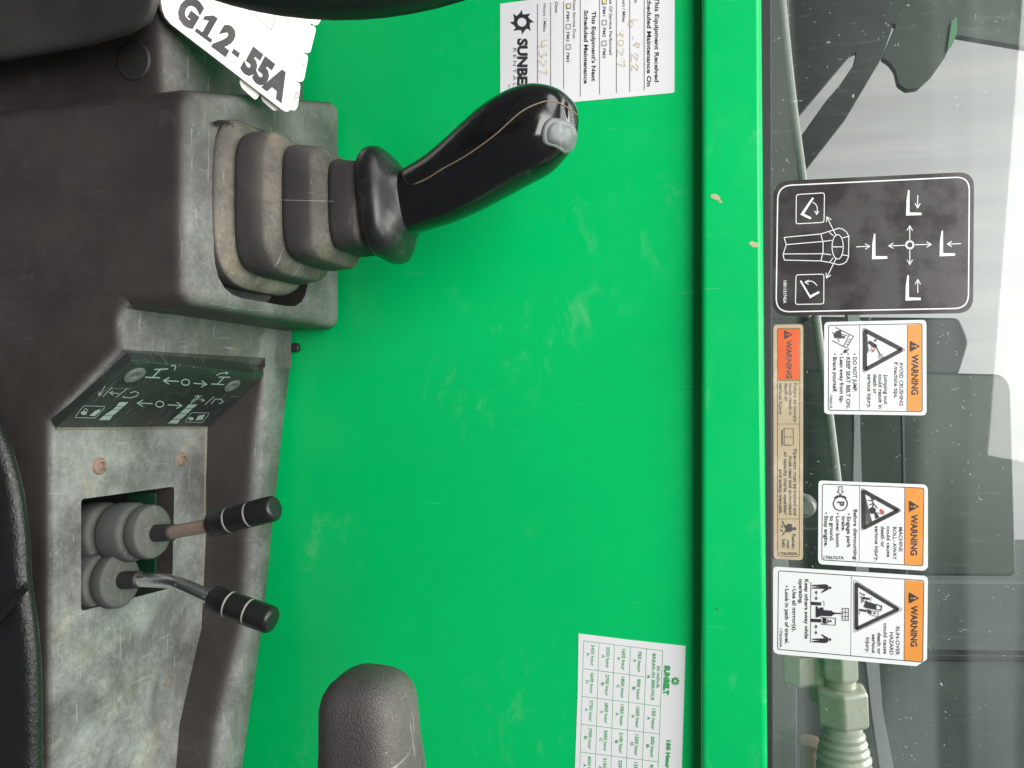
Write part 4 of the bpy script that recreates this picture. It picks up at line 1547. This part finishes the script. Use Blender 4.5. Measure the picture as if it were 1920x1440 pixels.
P.done('lettering', 'ink_worn', dec_d)
Q.done('exclamation_mark', 'vinyl_red_orange', dec_d)
P = Print(pl_d, za)
P.disc((352, 662 + off), 17, 14)
P.poly([(258, 640 + off), (300, 612 + off), (328, 620 + off), (336, 662 + off), (328, 686 + off), (305, 695 + off), (262, 692 + off), (270, 665 + off)])
strokes(P, [[(236, 588 + off), (262, 640 + off)], [(262, 690 + off), (238, 725 + off)], [(228, 632 + off), (245, 650 + off)], [(222, 668 + off), (240, 690 + off)]], 9)
P.done('pictogram', 'ink_worn', dec_d)

# --- black joystick pattern decal
ze = Z(1400, 300, 4.0)
pl_e = glass_plane()
dec_e = sheet('pattern_decal', pl_e, ze, rounded([(205, 160), (1705, 88), (1697, 1148), (196, 1170)], 120, 7), 'vinyl_black', 0.0003)
tag(dec_e, 'large black rounded decal with white joystick and arrow diagram', 'decal')
P = Print(pl_e, ze)
P.line(rounded([(234, 194), (1670, 126), (1662, 1112), (220, 1140)], 105, 7), 9, True)
P.line(rounded([(372, 260), (583, 247), (580, 468), (370, 480)], 18, 3), 6, True)
P.line(rounded([(370, 862), (579, 856), (578, 1080), (365, 1083)], 18, 3), 6, True)
P.poly([(492, 280), (504, 288), (430, 404), (486, 432), (478, 447), (402, 410)])
P.poly([(398, 908), (410, 904), (476, 1016), (540, 984), (548, 996), (474, 1038)])
P.line([(496, 316), (518, 334), (530, 358), (526, 402)], 6)
P.line([(508, 382), (525, 408), (540, 384)], 6)
P.line([(528, 943), (508, 920), (484, 908), (442, 916)], 6)
P.line([(466, 900), (438, 917), (464, 934)], 6)
for dx, dy in ((0, 0), (-256, 327), (251, 305), (-5, 637)):
    P.poly([(1210 + dx, 226 + dy), (1220 + dx, 226 + dy), (1221 + dx, 394 + dy), (1310 + dx, 396 + dy), (1310 + dx, 414 + dy), (1195 + dx, 418 + dy), (1198 + dx, 300 + dy)])
for a, b in (((1282, 265), (1281, 360)), ((820, 652), (922, 648)), ((1607, 628), (1503, 632)), ((1282, 997), (1282, 898)), ((1222, 600), (1222, 495)), ((1222, 676), (1222, 784)), ((1185, 641), (1064, 645)), ((1262, 637), (1382, 634)), ((672, 572), (600, 428)), ((672, 735), (597, 886))):
    P.arrow(a, b, 6, 34)
P.ring((1222, 638), 27, 13)
strokes(P, [[(280, 582), (555, 556), (620, 536), (690, 513), (720, 520), (748, 542), (765, 575), (762, 730), (745, 765), (722, 780), (690, 787), (622, 770), (555, 758), (282, 752)],
            [(280, 582), (296, 638), (272, 712), (282, 752)], [(296, 636), (572, 612), (638, 604)], [(278, 706), (570, 704), (632, 712)], [(555, 556), (572, 620), (572, 690), (556, 758)],
            [(716, 586), (765, 574)], [(714, 712), (762, 720)], [(618, 542), (648, 570)], [(620, 770), (648, 735)], [(646, 653), (718, 653)]], 6)
P.ring((681, 653), 42, 6, 26, 92)
P.text('1001131745A', (276, 905), (274, 1075), 23, 0.004)
P.done('diagram', 'ink_white', dec_e)

# ================================================================== steering wheel rim, seat, armrest in front
wc = onY(640, -640, 0.30)
wc = EYE + (wc - EYE)
t_w = 0.36
cw_ = EYE + FW * t_w + RT * ((640 - 960) / F_PX * t_w) + UP * ((720 + 683) / F_PX * t_w)
Rw = (700 + 33) / F_PX * t_w - 0.014
wheel = empty('steering_wheel', cw_)
tag(wheel, 'black steering wheel rim curving over the load chart', 'steering wheel')
nw = (-FW + UP * 0.05).normalized()
u_, v_ = frame_of(nw)
path = [cw_ + (u_ * math.cos(2 * math.pi * i / 96) + v_ * math.sin(2 * math.pi * i / 96)) * Rw for i in range(96)]
rings = []
for i in range(96):
    d = (path[(i + 1) % 96] - path[i - 1]).normalized()
    s = d.cross(nw).normalized()
    rings.append([path[i] + (s * math.cos(2 * math.pi * k / 20) + nw * math.sin(2 * math.pi * k / 20)) * 0.014 for k in range(20)])
rings.append(rings[0])
obj('rim', loft_bm(rings, caps=False), 'wheel_rim', wheel, 70)
for k in range(3):
    a = 2 * math.pi * k / 3 + 1.0
    obj('spoke', tube_bm([cw_, cw_ + (u_ * math.cos(a) + v_ * math.sin(a)) * Rw], 0.009, 12), 'wheel_rim', wheel)
obj('hub', lathe_bm(cw_ - nw * 0.02, nw, [(0, 0.03), (0.03, 0.034), (0.038, 0.028)], 28), 'wheel_rim', wheel)

# seat cushion edge
seat_px = [(-40, 730), (-12, 780), (8, 815), (26, 858), (40, 905), (50, 950), (58, 1020), (61, 1085), (66, 1125), (72, 1165), (78, 1230), (80, 1300), (81, 1440), (82, 1640), (-420, 1640), (-420, 730)]
ps = [onY(x, y, 0.372) for x, y in seat_px]
seat = empty('operator_seat', ps[-1])
tag(seat, 'black grained vinyl seat edge beside the lever plate', 'seat')
bm = prism_bm(ps, -ray(76, 1180).normalized() * 0.06)
bmesh.ops.recalc_face_normals(bm, faces=bm.faces)
cush = obj('cushion', bm, 'black_vinyl', seat, 60, 0.018, 7)
pip = [onY(x, y, 0.328) for x, y in ((52, 1098), (40, 1110), (22, 1132), (0, 1158), (-40, 1200))]
obj('piping', tube_bm(catmull(pip, 4), 0.0022, 10), 'black_vinyl', seat)

# armrest: rounded bar running towards the rear
YA = 0.335
ar_prof = [(1252.5, 0.06), (1254, 0.22), (1258, 0.42), (1266, 0.62), (1278, 0.79), (1294, 0.91), (1315, 0.98), (1345, 1.0), (1390, 1.02), (1440, 1.08), (1520, 1.14), (1640, 1.2)]
rings = []
for py, s in ar_prof:
    q = (py - 1252) / 190.0
    c = onY(689 + 9 * q, py, YA)
    rings.append(superring(c, Vector((0, 1, 0)), Vector((0, 0, 1)), 0.0232 * s, 0.0205 * s, 3.2, 48))
arm_o = obj('armrest', loft_bm(rings), 'armrest_foam', None, 70)
tag(arm_o, 'grey textured foam armrest with a rounded end in front of the green panel', 'armrest')
